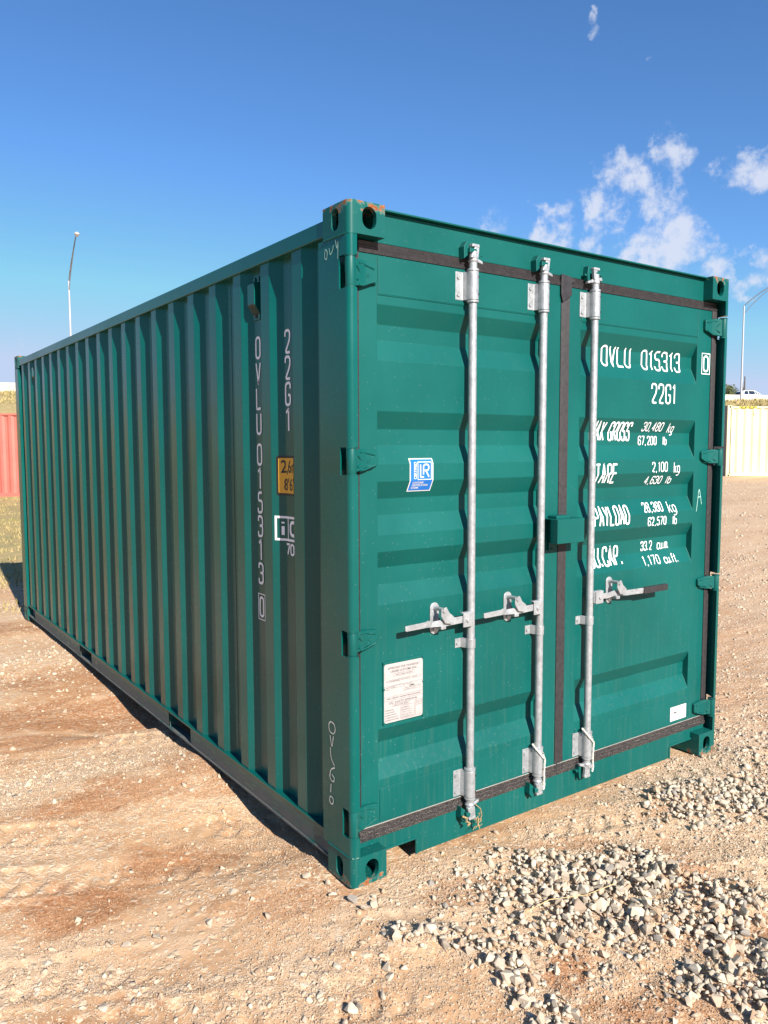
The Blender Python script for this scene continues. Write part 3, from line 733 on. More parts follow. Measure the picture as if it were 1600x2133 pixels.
    for off in (0, n):
        for a in range(nt - 1):
            lo0 = n - 1 - min(a, len(bot) - 1); lo1 = n - 1 - min(a + 1, len(bot) - 1)
            f = [off + a, off + a + 1, off + lo1] + ([off + lo0] if lo0 != lo1 else []); fs.append(tuple(f))
    m.add(vs, fs); hd = m.build('handle', MAT['galv'], bar, bevel=0.002)
    if i == 2:
        m = MB(); m.prism(rrect(hp(.355), hp(Lh), zc - .0158, zc + .0158, .006, 4), yl(.4) - .009, yl(.4) + .008, 'y'); m.build('handle_grip', MAT['grip'], hd, bevel=.003)
    # catch plate bolted to the door, with swinging retainer
    cx = {0: 0.4435, 1: 0.8585, 2: 1.548}[i]
    ct = MB(); ct.prism(rrect(cx - .0235, cx + .0235, 0.930, 1.062, .0232, 8), YD - .006, YD, 'y')
    ct = ct.build('handle_catch', MAT['galv'], bar, bevel=.002)
    for zb in (1.040, 0.951):
        b = MB(); bolt(b, cx, zb, YD - .006, .010, .006); b.build('bolt', MAT['galv'], ct)
    e = 1 if i < 2 else 1
    r = MB(); r.prism([(cx - .014, 1.044), (cx + .012, 1.052), (cx + .028 * e, 1.026), (cx + .052 * e, 1.008), (cx + .056 * e, .994), (cx + .040 * e, .976), (cx + .006 * e, .984), (cx - .016, 1.016)], YB - .034, YB - .027, 'y')
    r.build('retainer', MAT['galv'], ct, bevel=.003)
    b = MB(); bolt(b, cx, 1.040, YB - .034, .012, .005); b.prism(rrect(cx - .008, cx + .008, 1.032, 1.048, .0060, 5), YB - .0265, YD - .006, 'y'); b.build('pivot', MAT['galv'], ct)
    MB().box(cx - .006, cx + .020, YB - .022, YD - .005, .957, .972).build('catch_lip', MAT['galv'], ct, bevel=.003)
    MB().box(cx - .021, cx - .008, YD - .0085, YD - .005, .961, .974).build('catch_slot_dark', MAT['black'], ct)  # solid black block, shade of the slot opening put into its colour
    return bar
bars = [locking_bar(0, -1, 'galvanised bar nearest the left post, handle pointing to the hinges'), locking_bar(1, -1, 'galvanised bar on the left door beside the centre seam'), locking_bar(2, 1, 'galvanised bar of the right door with black handle grip')]

# ---------------- lock box over the centre seam
lb = MB(); lb.box(1.112, 1.205, 0.000, YD, 1.262, 1.388); lockbox = lb.build('lock_box', MAT['green'], box, bevel=0.006)
def shell():
    x0, x1, y0, y1, z0, z1, t = 1.083, 1.262, -0.032, 0.010, 1.264, 1.374, .004
    m = MB(); m.box(x0, x1, y0, y0 + t, z0, z1); o = m.build('lock_box_cover', MAT['green'], lockbox, bevel=.004, seg=3)
    MB().box(x0 + .0003, x0 + t, y0 + t, y1, z0 + .0003, z1 - .0003).build('cover_side', MAT['green'], lockbox)
    MB().box(x1 - t, x1 - .0003, y0 + t, YD - .002, z0 + .0003, z1 - .0003).build('cover_side', MAT['green'], lockbox)
    MB().box(x0 + t, x1 - t, y0 + t, YD - .002, z1 - t, z1 - .0005).build('cover_top', MAT['green'], lockbox)
    MB().tube([(1.262, 0.01, 1.330), (1.278, 0.004, 1.332), (1.286, 0.004, 1.342), (1.288, 0.01, 1.356)], .003, 8).build('seal_hook', MAT['green'], lockbox, smooth=True)
    MB().prism([(1.110, 1.262), (1.118, 1.262), (1.118, 1.232), (1.146, 1.232), (1.146, 1.226), (1.110, 1.226)], YD - .012, YD - .001, 'y').build('lock_bracket', MAT['green'], lockbox, bevel=.0015)
    MB().lathe([(.012, z1 - .001), (.012, z1 + .006)], 1.195, .012, 12).build('cover_pin', MAT['galv'], lockbox, smooth=True)
shell()

# ------------------------------------------------------------------ writing on the container
GL = {
 'O': [(1, [(0,0),(1,0),(1,1),(0,1)])], 'V': [(0, [(0,1),(.5,0),(1,1)])], 'L': [(0, [(0,1),(0,0),(1,0)])], 'U': [(0, [(0,1),(0,0),(1,0),(1,1)])],
 '1': [(0, [(.1,.84),(.6,1),(.6,0)])], '2': [(0, [(0,.74),(0,1),(1,1),(1,.58),(0,0),(1,0)])],
 '3': [(0, [(0,.76),(0,1),(1,1),(1,.53),(.35,.53)]), (0, [(.35,.53),(1,.53),(1,0),(0,0),(0,.24)])],
 '4': [(0, [(.72,0),(.72,1),(0,.28),(1,.28)])], '5': [(0, [(.92,1),(.1,1),(.05,.56),(1,.62),(1,0),(0,0),(0,.22)])],
 '6': [(0, [(1,.78),(1,1),(0,1),(0,0),(1,0),(1,.55),(0,.55)])], '7': [(0, [(0,1),(1,1),(.35,0)])],
 '8': [(1, [(0,0),(1,0),(1,.53),(0,.53)]), (1, [(0,.53),(1,.53),(1,1),(0,1)])],
 'G': [(0, [(1,.74),(1,1),(0,1),(0,0),(1,0),(1,.45),(.55,.45)])], 'M': [(0, [(0,0),(0,1),(.5,.3),(1,1),(1,0)])], 'A': [(0, [(0,0),(.5,1),(1,0)]), (0, [(.17,.3),(.83,.3)])],
 'X': [(0, [(0,0),(1,1)]), (0, [(0,1),(1,0)])], 'R': [(0, [(0,0),(0,1),(1,1),(1,.48),(0,.48)]), (0, [(.45,.48),(1,0)])],
 'S': [(0, [(1,.78),(1,1),(0,1),(0,.52),(1,.52),(1,0),(0,0),(0,.22)])], 'T': [(0, [(0,1),(1,1)]), (0, [(.5,1),(.5,0)])], 'E': [(0, [(1,1),(0,1),(0,0),(1,0)]), (0, [(0,.52),(.8,.52)])],
 'P': [(0, [(0,0),(0,1),(1,1),(1,.45),(0,.45)])], 'Y': [(0, [(0,1),(.5,.48),(1,1)]), (0, [(.5,.48),(.5,0)])], 'D': [(1, [(0,0),(1,0),(1,1),(0,1)])], 'C': [(0, [(1,.74),(1,1),(0,1),(0,0),(1,0),(1,.26)])],
 '.': [(0, [(.3,0),(.3,.13)])], ',': [(0, [(.4,.06),(.1,-.14)])],
 'k': [(0, [(0,0),(0,1)]), (0, [(.9,.66),(0,.28)]), (0, [(.3,.42),(1,0)])], 'g': [(1, [(0,.05),(1,.05),(1,.66),(0,.66)]), (0, [(1,.6),(1,-.25),(0,-.25)])],
 'l': [(0, [(.5,0),(.5,1)])], 'b': [(0, [(0,1),(0,0)]), (1, [(0,0),(1,0),(1,.66),(0,.66)])], 'c': [(0, [(1,.5),(1,.66),(0,.66),(0,0),(1,0),(1,.16)])], 'u': [(0, [(0,.66),(0,0),(1,0),(1,.66)])],
 'm': [(0, [(0,0),(0,.66),(.5,.66),(.5,0)]), (0, [(.5,.6),(.5,.66),(1,.66),(1,0)])], 'f': [(0, [(.4,0),(.4,1),(1,1)]), (0, [(0,.64),(.9,.64)])], 't': [(0, [(.4,.95),(.4,0),(.95,0)]), (0, [(0,.66),(.9,.66)])],
 'i': [(0, [(.5,0),(.5,.64)]), (0, [(.5,.84),(.5,.96)])], "'": [(0, [(.3,1),(.3,.76)])], 'N': [(0, [(0,0),(0,1),(1,0),(1,1)])], 'I': [(0, [(.5,0),(.5,1)])], 'F': [(0, [(0,0),(0,1),(1,1)]), (0, [(0,.52),(.8,.52)])],
}
GL['0'] = GL['O']
GW = {'1': .62, 'l': .3, 'i': .3, '.': .3, ',': .4, 'M': 1.3, 'm': 1.3, ' ': .75, "'": .3, 'T': .95, 'f': .7, 't': .7, 'I': .3}
ROUND = set('OU023568GRSPDCJgbcumft')
def fillet(pts, closed, r):
    n = len(pts); out = []
    for i in range(n):
        p = Vector(pts[i])
        if not closed and i in (0, n - 1): out.append(p); continue
        a = Vector(pts[i - 1]); b = Vector(pts[(i + 1) % n]); da, db = (a - p), (b - p)
        rr = min(r, da.length * .49, db.length * .49)
        p0 = p + da.normalized() * rr; p1 = p + db.normalized() * rr
        for k in range(5):
            t = k / 4; out.append(p0 * (1 - t) ** 2 + p * 2 * t * (1 - t) + p1 * t * t)
    return out
def stroke(pts, closed, w):
    n = len(pts); L_, R_ = [], []
    for i in range(n):
        p = pts[i]
        a = pts[i - 1] if (closed or i) else p; b = pts[(i + 1) % n] if (closed or i < n - 1) else p
        d1 = (p - a); d2 = (b - p)
        d1 = d1.normalized() if d1.length > 1e-9 else d2.normalized(); d2 = d2.normalized() if d2.length > 1e-9 else d1
        t = (d1 + d2); t = t.normalized() if t.length > 1e-6 else d1
        nn = Vector((-t.y, t.x)); k = 1 / max(.45, nn.dot(Vector((-d1.y, d1.x))))
        L_.append(p + nn * w / 2 * k); R_.append(p - nn * w / 2 * k)
    vs = L_ + R_; m = n if closed else n - 1
    return vs, [(i, (i + 1) % n, n + (i + 1) % n, n + i) for i in range(m)]
def glyphs(text, x0, x1, z0, z1, w, gap=.38):
    """strokes of a line of lettering that fills the box; returns list of (verts2d, faces)"""
    wid = [GW.get(c, 1.0) for c in text]; tot = sum(wid) + gap * (len(text) - 1)
    sc = (x1 - x0 - w) / tot; h = z1 - z0 - w; x = x0 + w / 2; res = []
    for c, g in zip(text, wid):
        for closed, pts in GL.get(c, []):
            q = [(x + u * g * sc, z0 + w / 2 + v * h) for u, v in pts]
            q = fillet(q, closed, (g * sc * .48) if c in ROUND else w * .1)
            res.append(stroke(q, closed, w))
        x += (g + gap) * sc
    return res
def lay(parts, name, mat, parent, surf, breaks=(), split_axis='v', step=0.00025, label=None):
    """lay flat pieces (u, v) on a surface: surf(u, v, off) -> xyz; pieces are split at the creases"""
    bm = bmesh.new()
    for k, (vs, fs) in enumerate(parts):
        bv = [bm.verts.new((p[0], p[1], k * step * 1.0)) for p in vs]
        for f in fs:
            try: bm.faces.new([bv[i] for i in f])
            except Exception: pass
    for b in breaks:
        no = (0, 1, 0) if split_axis == 'v' else (1, 0, 0); co = (0, b, 0) if split_axis == 'v' else (b, 0, 0)
        bmesh.ops.bisect_plane(bm, geom=bm.verts[:] + bm.edges[:] + bm.faces[:], plane_co=co, plane_no=no, dist=1e-6)
    for v in bm.verts: v.co = Vector(surf(v.co.x, v.co.y, v.co.z))
    me = bpy.data.meshes.new(name); bm.to_mesh(me); bm.free()
    return link(name, me, mat, parent, label=label)
ZBR = [z for z, _ in PROF]
def on_door(u, v, off):
    d = door_dep(v) if (XL[1] < u < XL[2] or XR[1] < u < XR[2]) else 0.0
    return (u, YD + d - 0.0016 - off * 0.4, v)
def door_text(txt, x0, x1, z0, z1, w=.011, gap=.38):
    return lay(glyphs(txt, x0, x1, z0, z1, w, gap), 'lettering', MAT['white'], doorR, on_door, ZBR, step=0.0005)
door_text('OVLU', 1.500, 1.722, 2.087, 2.189, .0090, .50)
door_text('015313', 1.808, 2.131, 2.085, 2.187, .0090, .50)
door_text('0', 2.290, 2.340, 2.098, 2.186, .0095)
lay([stroke([Vector(p) for p in ((2.279, 2.088), (2.351, 2.088), (2.351, 2.196), (2.279, 2.196))], True, .004)], 'check_digit_frame', MAT['white'], doorR, on_door)
door_text('22G1', 1.850, 2.056, 1.917, 2.020, .0090, .55)
door_text('MAX GROSS', 1.424, 1.727, 1.727, 1.822, .0092, .46)
door_text('30,480', 1.815, 1.980, 1.777, 1.824, .0052, .48); door_text('kg', 2.028, 2.078, 1.770, 1.822, .0052, .48)
door_text('67,200', 1.799, 1.951, 1.707, 1.754, .0052, .48); door_text('lb', 2.003, 2.037, 1.707, 1.753, .0052, .48)
door_text('TARE', 1.437, 1.598, 1.519, 1.618, .0092, .46)
door_text('2,100', 1.872, 2.001, 1.569, 1.621, .0052, .48); door_text('kg', 2.056, 2.107, 1.560, 1.619, .0052, .48)
door_text('4,630', 1.842, 1.980, 1.506, 1.549, .0052, .48); door_text('lb', 2.020, 2.066, 1.505, 1.547, .0052, .48)
door_text('PAYLOAD', 1.432, 1.700, 1.311, 1.409, .0092, .46)
door_text('28,380', 1.822, 1.982, 1.363, 1.414, .0052, .48); door_text('kg', 2.027, 2.094, 1.352, 1.413, .0052, .48)
door_text('62,570', 1.848, 2.001, 1.293, 1.339, .0052, .48); door_text('lb', 2.056, 2.093, 1.290, 1.336, .0052, .48)
door_text('CU.CAP.', 1.430, 1.680, 1.108, 1.207, .0092, .46)
door_text('33.2', 1.841, 1.933, 1.161, 1.211, .0052, .48); door_text('cu.m.', 1.977, 2.077, 1.159, 1.212, .0050, .42)
door_text('1,170', 1.834, 1.973, 1.088, 1.136, .0052, .48); door_text('cu.ft.', 2.007, 2.125, 1.086, 1.133, .0050, .42)
# side lettering, one character under another on the hollows of the sheet
SYB = [y for y, _ in SP]
def on_side(u, v, off):   # u runs towards the doors (right when read from outside): y = -u
    y = -u; return (XS + side_dep(y) * DP - 0.0014 - off * 0.4, y, v)
def side_text(chars, yc, wd, zs, w=.0115):
    parts = []
    for c, (za, zb) in zip(chars, zs): parts += glyphs(c, -yc - wd / 2, -yc + wd / 2, za, zb, w)
    return lay(parts, 'lettering', MAT['white'], side, on_side, [-y for y in SYB], 'u', step=0.0005)
side_text('OVLU', 0.838, .052, [(2.098 - .114 * k, 2.201 - .114 * k) for k in range(4)])
side_text('015313', 0.838, .052, [(1.616 - .1098 * k, 1.719 - .1098 * k) for k in range(6)])
side_text('0', 0.838, .046, [(0.912, 1.010)], .0105)
lay([stroke([Vector(p) for p in ((-0.870, 0.901), (-0.806, 0.901), (-0.806, 1.021), (-0.870, 1.021))], True, .004)], 'check_digit_frame', MAT['white'], side, on_side, [-y for y in SYB], 'u')
side_text('22G1', 0.560, .052, [(2.096 - .1105 * k, 2.200 - .1105 * k) for k in range(4)])
def quad(x0, x1, z0, z1, r=0.0):
    p = rrect(x0, x1, z0, z1, r) if r else [(x0, z0), (x1, z0), (x1, z1), (x0, z1)]
    return (p, [tuple(range(len(p)))])
def on_side2(e): return lambda u, v, off: (on_side(u, v, off)[0] - e, -u, v)
hs_ = lay([quad(-0.632, -0.470, 1.492, 1.664, .008)], 'height_sticker', MAT['black'], side, on_side, [-y for y in SYB], 'u')
lay([quad(-0.622, -0.480, 1.502, 1.654, .006)], 'sticker_face', MAT['yellow'], side, on_side2(.0008), [-y for y in SYB], 'u')
lay([fit_text('2,6m', -0.610, -0.492, 1.580, 1.646, .012)], 'sticker_print', MAT['black'], side, on_side2(.0016), [-y for y in SYB], 'u')
lay([fit_text("8'6\"", -0.596, -0.506, 1.513, 1.568, .012)], 'sticker_print', MAT['black'], side, on_side2(.0016), [-y for y in SYB], 'u')
fr_ = [stroke([Vector(p) for p in ((-0.638, 1.299), (-0.478, 1.299), (-0.478, 1.397), (-0.638, 1.397))], True, .010), stroke([Vector(p) for p in ((-0.572, 1.299), (-0.572, 1.397))], False, .006)]
lay(fr_ + glyphs('i', -0.618, -0.590, 1.312, 1.386, .014) + glyphs('c', -0.558, -0.498, 1.314, 1.414, .014), 'lettering', MAT['white'], side, on_side, [-y for y in SYB], 'u', step=.0005)
lay(glyphs('70', -0.592, -0.520, 1.232, 1.285, .009), 'lettering', MAT['white'], side, on_side, [-y for y in SYB], 'u', step=.0005)
# chalk scribbles
def scribble(lines, w, name, mat, parent, surf):
    parts = []
    for closed, pts in lines:
        q = fillet(pts, closed, .03); parts.append(stroke(q, closed, w))
    lay(parts, name, mat, parent, surf, step=.0004)
on_post = lambda u, v, off: (-0.0012 - off, -u, v)
scribble([(1, [(-.152, .624), (-.122, .622), (-.112, .598), (-.128, .576), (-.158, .582), (-.164, .606)]), (0, [(-.152, .566), (-.140, .514), (-.128, .570)]), (0, [(-.150, .518), (-.148, .478), (-.120, .452)]),
          (0, [(-.118, .446), (-.150, .430), (-.158, .392), (-.130, .382), (-.118, .402), (-.140, .412)]), (0, [(-.146, .372), (-.150, .336)]), (1, [(-.152, .322), (-.130, .318), (-.130, .296), (-.146, .288), (-.160, .300)])],
         .0048, 'chalk_marking', MAT['chalk'], box, on_post)
scribble([(1, [(-.160, 2.445), (-.142, 2.43), (-.150, 2.40), (-.165, 2.41)]), (0, [(-.130, 2.44), (-.122, 2.41), (-.104, 2.43), (-.100, 2.445)]), (0, [(-.085, 2.46), (-.075, 2.42), (-.066, 2.46), (-.070, 2.39)])],
         .0042, 'chalk_marking', MAT['chalk_green'], box, on_post)
scribble([(0, [(2.268, 1.349), (2.288, 1.481), (2.314, 1.386)]), (0, [(2.277, 1.425), (2.305, 1.428)])], .0040, 'chalk_marking', MAT['chalk_green'], doorR, on_door)

# stickers and plates
def on_doorE(e): return lambda u, v, off: (u, YD + door_dep(v) - e - off * .3, v)
lay([quad(0.318, 0.438, 1.522, 1.655)], 'certificate_sticker', MAT['white_sticker'], doorL, on_doorE(.0014), ZBR)
lay([quad(0.323, 0.433, 1.526, 1.651)], 'sticker_face', MAT['blue'], doorL, on_doorE(.0022), ZBR)
lr = [stroke([Vector(p) for p in ((0.358, 1.570), (0.426, 1.570), (0.426, 1.640), (0.358, 1.640))], True, .003),
      stroke(fillet([(0.371, 1.630), (0.371, 1.580), (0.388, 1.580)], False, .001), False, .006),
      stroke(fillet([(0.386, 1.590), (0.386, 1.630), (0.413, 1.630), (0.413, 1.606), (0.390, 1.606)], False, .011), False, .006),
      stroke([Vector(p) for p in ((0.398, 1.606), (0.414, 1.580))], False, .006)]
lay(lr, 'sticker_print', MAT['white_sticker'], doorL, on_doorE(.003), ZBR)
vt, ft = fit_text('CERTIFIED', 1.572, 1.640, 0, .014, .02)
lay([([(0.352 - b, a) for a, b in vt], ft)], 'sticker_print', MAT['white_sticker'], doorL, on_doorE(.003), ZBR)
for k, s_ in enumerate(('CONTAINER', 'CERTIFICATION', 'SCHEME')):
    lay([fit_text(s_, 0.334, 0.334 + .0062 * len(s_) , 1.5535 - .0105 * k, 1.5615 - .0105 * k, .02)], 'sticker_print', MAT['white_sticker'], doorL, on_doorE(.003), ZBR)
# approval plate, riveted
PX0, PX1, PZ0, PZ1 = 0.182, 0.386, 0.598, 0.852
pl = MB().box(PX0, PX1, YD - .005, YD + .001, PZ0, PZ1).build('plate_backing', MAT['green'], doorL, bevel=.002)
yp = YD - .0060
out = rrect(PX0 + .005, PX1 - .005, PZ0 + .004, PZ1 - .011, .010, 3)
MB().prism(out, yp, YD - .0045, 'y').build('approval_plate', MAT['plate'], pl)
def pu(u): return PX0 + .005 + u * (PX1 - PX0 - .01)
def pv(v): return PZ0 + .004 + v * (PZ1 - PZ0 - .015)
def ptext(s, u0, u1, v0, v1, bold=.0, mat='grey_print'):
    vs, f = fit_text(s, pu(u0), pu(u1), pv(v0), pv(v1), bold); MB().add([(a, yp - .0006, b) for a, b in vs], f).build('plate_print', MAT[mat], pl)
def pbox(u0, u1, v0, v1, w=.0010):
    vs, f = stroke([Vector(p) for p in ((pu(u0), pv(v0)), (pu(u1), pv(v0)), (pu(u1), pv(v1)), (pu(u0), pv(v1)))], True, w)
    MB().add([(p.x, yp - .0004, p.y) for p in vs], f).build('plate_frame', MAT['grey_print'], pl)
def pline(u0, v0, u1, v1, w=.0010):
    vs, f = stroke([Vector((pu(u0), pv(v0))), Vector((pu(u1), pv(v1)))], False, w); MB().add([(p.x, yp - .0003, p.y) for p in vs], f).build('plate_rule', MAT['grey_print'], pl)
ptext('APPROVED FOR TRANSPORT', .09, .92, .905, .945, .01); ptext('UNDER CUSTOMS SEAL', .16, .84, .845, .885, .01)
pbox(.24, .78, .775, .825); ptext('GB/C 19466 LR/2024', .28, .73, .787, .812, .01)
ptext('TYPE', .04, .10, .695, .712, .01); pbox(.12, .40, .688, .722); ptext('LF22-MAN0003', .14, .38, .695, .712, .01)
ptext("MANUFACTURER'S NO.", .42, .68, .712, .726, .01); ptext('OF THE CONTAINER', .42, .66, .688, .702, .01); pbox(.71, .95, .690, .725); ptext('015313', .73, .84, .697, .714, .01)
pline(.0, .625, 1, .625); pline(.51, .625, .51, .50); pline(0, .44, 1, .44); pline(0, .375, 1, .375); pline(.51, .50, 1, .50)
ptext("OWNER'S NO.", .03, .17, .593, .607, .01); pbox(.18, .50, .58, .615); ptext('OVLU', .20, .28, .588, .606, .01); ptext('OWNED BY', .03, .14, .560, .574, .01)
ptext('MANUFACTURED BY', .54, .72, .600, .613, .01); ptext('CIMC', .64, .78, .558, .586, .03, 'black'); ptext('DALIAN CIMC SPECIAL LOGISTICS', .54, .95, .535, .549, .01); ptext('EQUIPMENT CO., LTD.', .54, .80, .510, .524, .01)
ptext('TIMBER COMPONENT TREATMENT IM/RADALEUM 400/2023', .06, .94, .398, .420, .01)
ptext('CSC SAFETY APPROVAL', .12, .86, .315, .352, .01); pbox(.21, .66, .262, .304); ptext('GB LR 21948 10/2024', .25, .62, .272, .294, .01)
for k, s_ in enumerate(('DATE MANUFACTURED', 'IDENTIFICATION NO.', 'MAXIMUM GROSS MASS', 'ALLOWABLE STACKING LOAD', 'TRANSVERSE RACKING FORCE')):
    ptext(s_, .02, .24 + .03 * k, .205 - .042 * k, .222 - .042 * k, .01)
pbox(.42, .78, .02, .245)
for k, s_ in enumerate(('10/2024', 'OVLU015313', '30,480 kg  67,200 lb', '192,000 kg 423,290 lb', '150,000 NEWTONS')): ptext(s_, .44, .62 + .03 * min(k, 4), .205 - .042 * k, .224 - .042 * k, .01); pline(.42, .197 - .042 * k, .78, .197 - .042 * k, .0007)
pbox(.81, .99, .03, .30)
for k, s_ in enumerate(('NEXT EXAM', 'DATE', 'ACEP LR')): ptext(s_, .83, .97, .262 - .03 * k, .276 - .03 * k, .01)
for ux, vz in ((PX0 + .004, PZ0 + .004), (PX1 - .004, PZ0 + .004), (PX0 + .004, PZ1 - .006), (PX1 - .004, PZ1 - .006), (PX0 + .003, .742), (PX1 - .003, .742)):
    MB().prism([(ux + .005 * math.cos(t), vz + .005 * math.sin(t)) for t in [math.radians(36 * k) for k in range(10)]], yp - .003, yp + .002, 'y').build('rivet', MAT['green'], pl, bevel=.001)
# maker's sticker at the foot of the right door
st_ = lay([quad(2.079, 2.222, 0.2175, 0.2950, .003)], 'maker_sticker', MAT['white_sticker'], doorR, on_doorE(.0042))
lay([fit_text('CIMC', 2.095, 2.145, 0.255, 0.268, .02)], 'sticker_print', MAT['grey_print'], doorR, on_doorE(.005))
lay([quad(2.092, 2.208, 0.2405, 0.2413), quad(2.092, 2.190, 0.2345, 0.2351)], 'sticker_print', MAT['grey_print'], doorR, on_doorE(.005))

# ventilator covers on the side wall
def vent(yc, z0, z1):
    x = XS + DP
    m = MB(); h = z1 - z0
    poly = [(x + .001, z1), (x - .034, z1 - .010), (x - .034, z0 + h * .40), (x - .006, z0 + h * .14), (x - .006, z0), (x + .001, z0)]
    v = m.prism(poly, yc - .034, yc + .034, 'y').build('ventilator', MAT['green_side'], side, bevel=.003)
    for k in range(7):
        t = (k + .5) / 7; xa = x - .034 + .028 * t; za = z0 + h * (.40 - .26 * t)
        MB().box(xa - .0025, xa + .0005, yc - .028, yc + .028, za - .0022, za + .0012).build('louvre', MAT['twine'] if False else MAT['dark_steel'], v)
    for dy in (-.02, .02):
        MB().tube([(x, yc + dy, z1 + .014), (x - .006, yc + dy, z1 + .014)], .010, 10).build('bolt', MAT['green_side'], v, smooth=True)
    MB().tube([(x - .005, yc, z0 + .016), (x - .009, yc, z0 + .016)], .009, 10).build('bolt', MAT['dark_steel'], v, smooth=True)
vent(0.838, 2.272, 2.440); vent(5.340, 2.290, 2.445)
# vertical weld seams where sheets of the side wall meet
for y in (0.6945 + 0.2815 * 2 - .137, 0.6945 + 0.2815 * 6 - .137, 0.6945 + 0.2815 * 10 - .137, 0.6945 + 0.2815 * 14 - .137):
    xx = XS + side_dep(y) * DP
    MB().tube([(xx, y, 0.158), (xx, y, 2.49)], 0.0028, 6).build('weld_seam', MAT['green_side'], side, smooth=True)
# weld beads on the nose of the near post
for z in (0.119, 2.472):
    MB().tube([(0.0, .175, z), (0.0, .03, z), (.006, .008, z), (.03, 0.0, z)], .004, 6).build('weld_bead', MAT['green'], box, smooth=True)

# ------------------------------------------------------------------ ropes on the bars
def rope(x, name_lab, z_top, group):
    def tw(path, r):
        P = [Vector(p) for p in path]; pts = []
        for a, b in zip(P[:-1], P[1:]):
            n = max(2, int((b - a).length / .006))
            for k in range(n): pts.append(a.lerp(b, k / n))
        pts.append(P[-1])
        return pts, [r * (1 + .22 * math.sin(k * 1.9)) for k in range(len(pts))]
    m = MB()
    for path, r in (([(x - .027, YB + .006, z_top + .012), (x - .026, YB - .012, z_top), (x - .010, YB - .027, z_top - .026), (x + .014, YB - .028, z_top - .052), (x + .029, YB - .018, z_top - .062), (x + .032, YB - .010, z_top - .10), (x + .030, YB - .012, z_top - .15), (x + .028, YB - .010, z_top - .195)], .0046),
                    ([(x - .027, YB + .006, z_top + .012), (x - .010, YB + .020, z_top + .008), (x + .018, YB + .016, z_top - .012), (x + .028, YB - .004, z_top - .035), (x + .033, YB - .014, z_top - .07), (x + .026, YB - .016, z_top - .13), (x + .031, YB - .015, z_top - .19), (x + .022, YB - .016, z_top - .205)], .0042)):
        p, r_ = tw(path, r); m.tube(p, r_, 8)
    o = m.build('rope', MAT['rope'], None, smooth=True)
    return tag(o, name_lab, 'rope', group)
rope(BX[1], 'off-white rope looped round the foot of the middle locking bar', 0.330, 'ropes tied at the foot of the bars')
rope(BX[2], 'off-white rope looped round the foot of the right locking bar, nearest the right hinge post', 0.332, 'ropes tied at the foot of the bars')
x = BX[0]; m = MB()
pth = [(x + .030, YB - .006, .160), (x + .050, YB - .014, .140), (x + .058, YB - .014, .112), (x + .050, YB - .012, .085), (x + .040, YB - .012, .100), (x + .036, YB - .014, .075), (x + .046, YB - .014, .050)]
m.tube(pth, [.0022, .0022, .0022, .004, .006, .0045, .002], 6)
for k in range(7):
    a = random.uniform(0, 6.28); q = Vector((x + .040 + random.uniform(-.01, .01), YB - .013, .09 + random.uniform(-.03, .02)))
    m.tube([q, q + Vector((.016 * math.cos(a), -.004, .016 * math.sin(a))), q + Vector((.026 * math.cos(a + .5), -.003, .022 * math.sin(a + .5) - .006))], .0013, 5)
m.tube([(x - .050, YB - .010, .132), (x - .030, YB - .018, .120), (x - .034, YB - .018, .108), (x - .022, YB - .020, .100), (x - .026, YB - .018, .088), (x - .012, YB - .018, .094)], .0046, 6)
tag(m.build('twine', MAT['twine'], None, smooth=True), 'frayed straw-coloured twine hanging from the foot of the left locking bar', 'twine')

# ------------------------------------------------------------------ stones
def hull(npts, flat, seed):
    r = np.random.default_rng(seed); p = r.normal(size=(npts, 3)); p /= np.linalg.norm(p, axis=1)[:, None]
    p *= r.uniform(.78, 1.08, (npts, 1)); p *= np.array([1.0, r.uniform(.62, .92), r.uniform(.45, .8) * flat]) * .5
    bm = bmesh.new(); [bm.verts.new(q) for q in p]
    bmesh.ops.convex_hull(bm, input=bm.verts)
    bmesh.ops.delete(bm, geom=[v for v in bm.verts if not v.link_faces], context='VERTS')
    me = bpy.data.meshes.new('stone'); bm.to_mesh(me); bm.free(); return me
def stone_mat():
    t = NT('crushed_stone')
    at = t.new('ShaderNodeAttribute', attribute_name='tone').outputs['Fac']; oi = t.new('ShaderNodeObjectInfo').outputs['Random']
    k = t.math('FRACT', t.math('ADD', at, oi))
    n = t.noise(90, 5, 0.6); n2 = t.noise(22, 3)
    c = t.mix(t.rng(k, 0, .45, smooth=False), (0.34, 0.28, 0.215), (0.46, 0.385, 0.295)); c = t.mix(t.rng(k, .45, .8, smooth=False), c, (0.54, 0.455, 0.35))
    c = t.mix(t.rng(k, .78, .90), c, (0.38, 0.245, 0.15)); c = t.mix(t.rng(k, .93, .95), c, (0.20, 0.185, 0.17))
    c = t.mix(t.rng(n, .35, .75, 0, .5), c, t.mix(.5, c, (0.56, 0.50, 0.41)))
    so = t.new('ShaderNodeAttribute', attribute_name='soil').outputs['Fac']
    c = t.mix(t.math('ADD', t.rng(n2, .5, .75, 0, .35), t.math('MULTIPLY', t.math('MINIMUM', so, 1.0), .66), True), c, t.mix(k, (0.27, 0.155, 0.080), (0.56, 0.41, 0.27)))
    c = t.mix(t.math('MULTIPLY', t.math('SUBTRACT', so, 1.0, True), .8), c, t.mix(k, (0.24, 0.105, 0.045), (0.40, 0.205, 0.10)))
    t.col(c); t.rough(.88); t.p.inputs['Specular IOR Level'].default_value = .2; t.bump(n, .35, .004); return t.m
STONE = stone_mat()
big_v = [hull(15, 1.0, 100 + k) for k in range(14)]; small_v = [hull(8, .9, 300 + k) for k in range(8)]; tiny_v = [hull(6, .9, 500 + k) for k in range(8)]
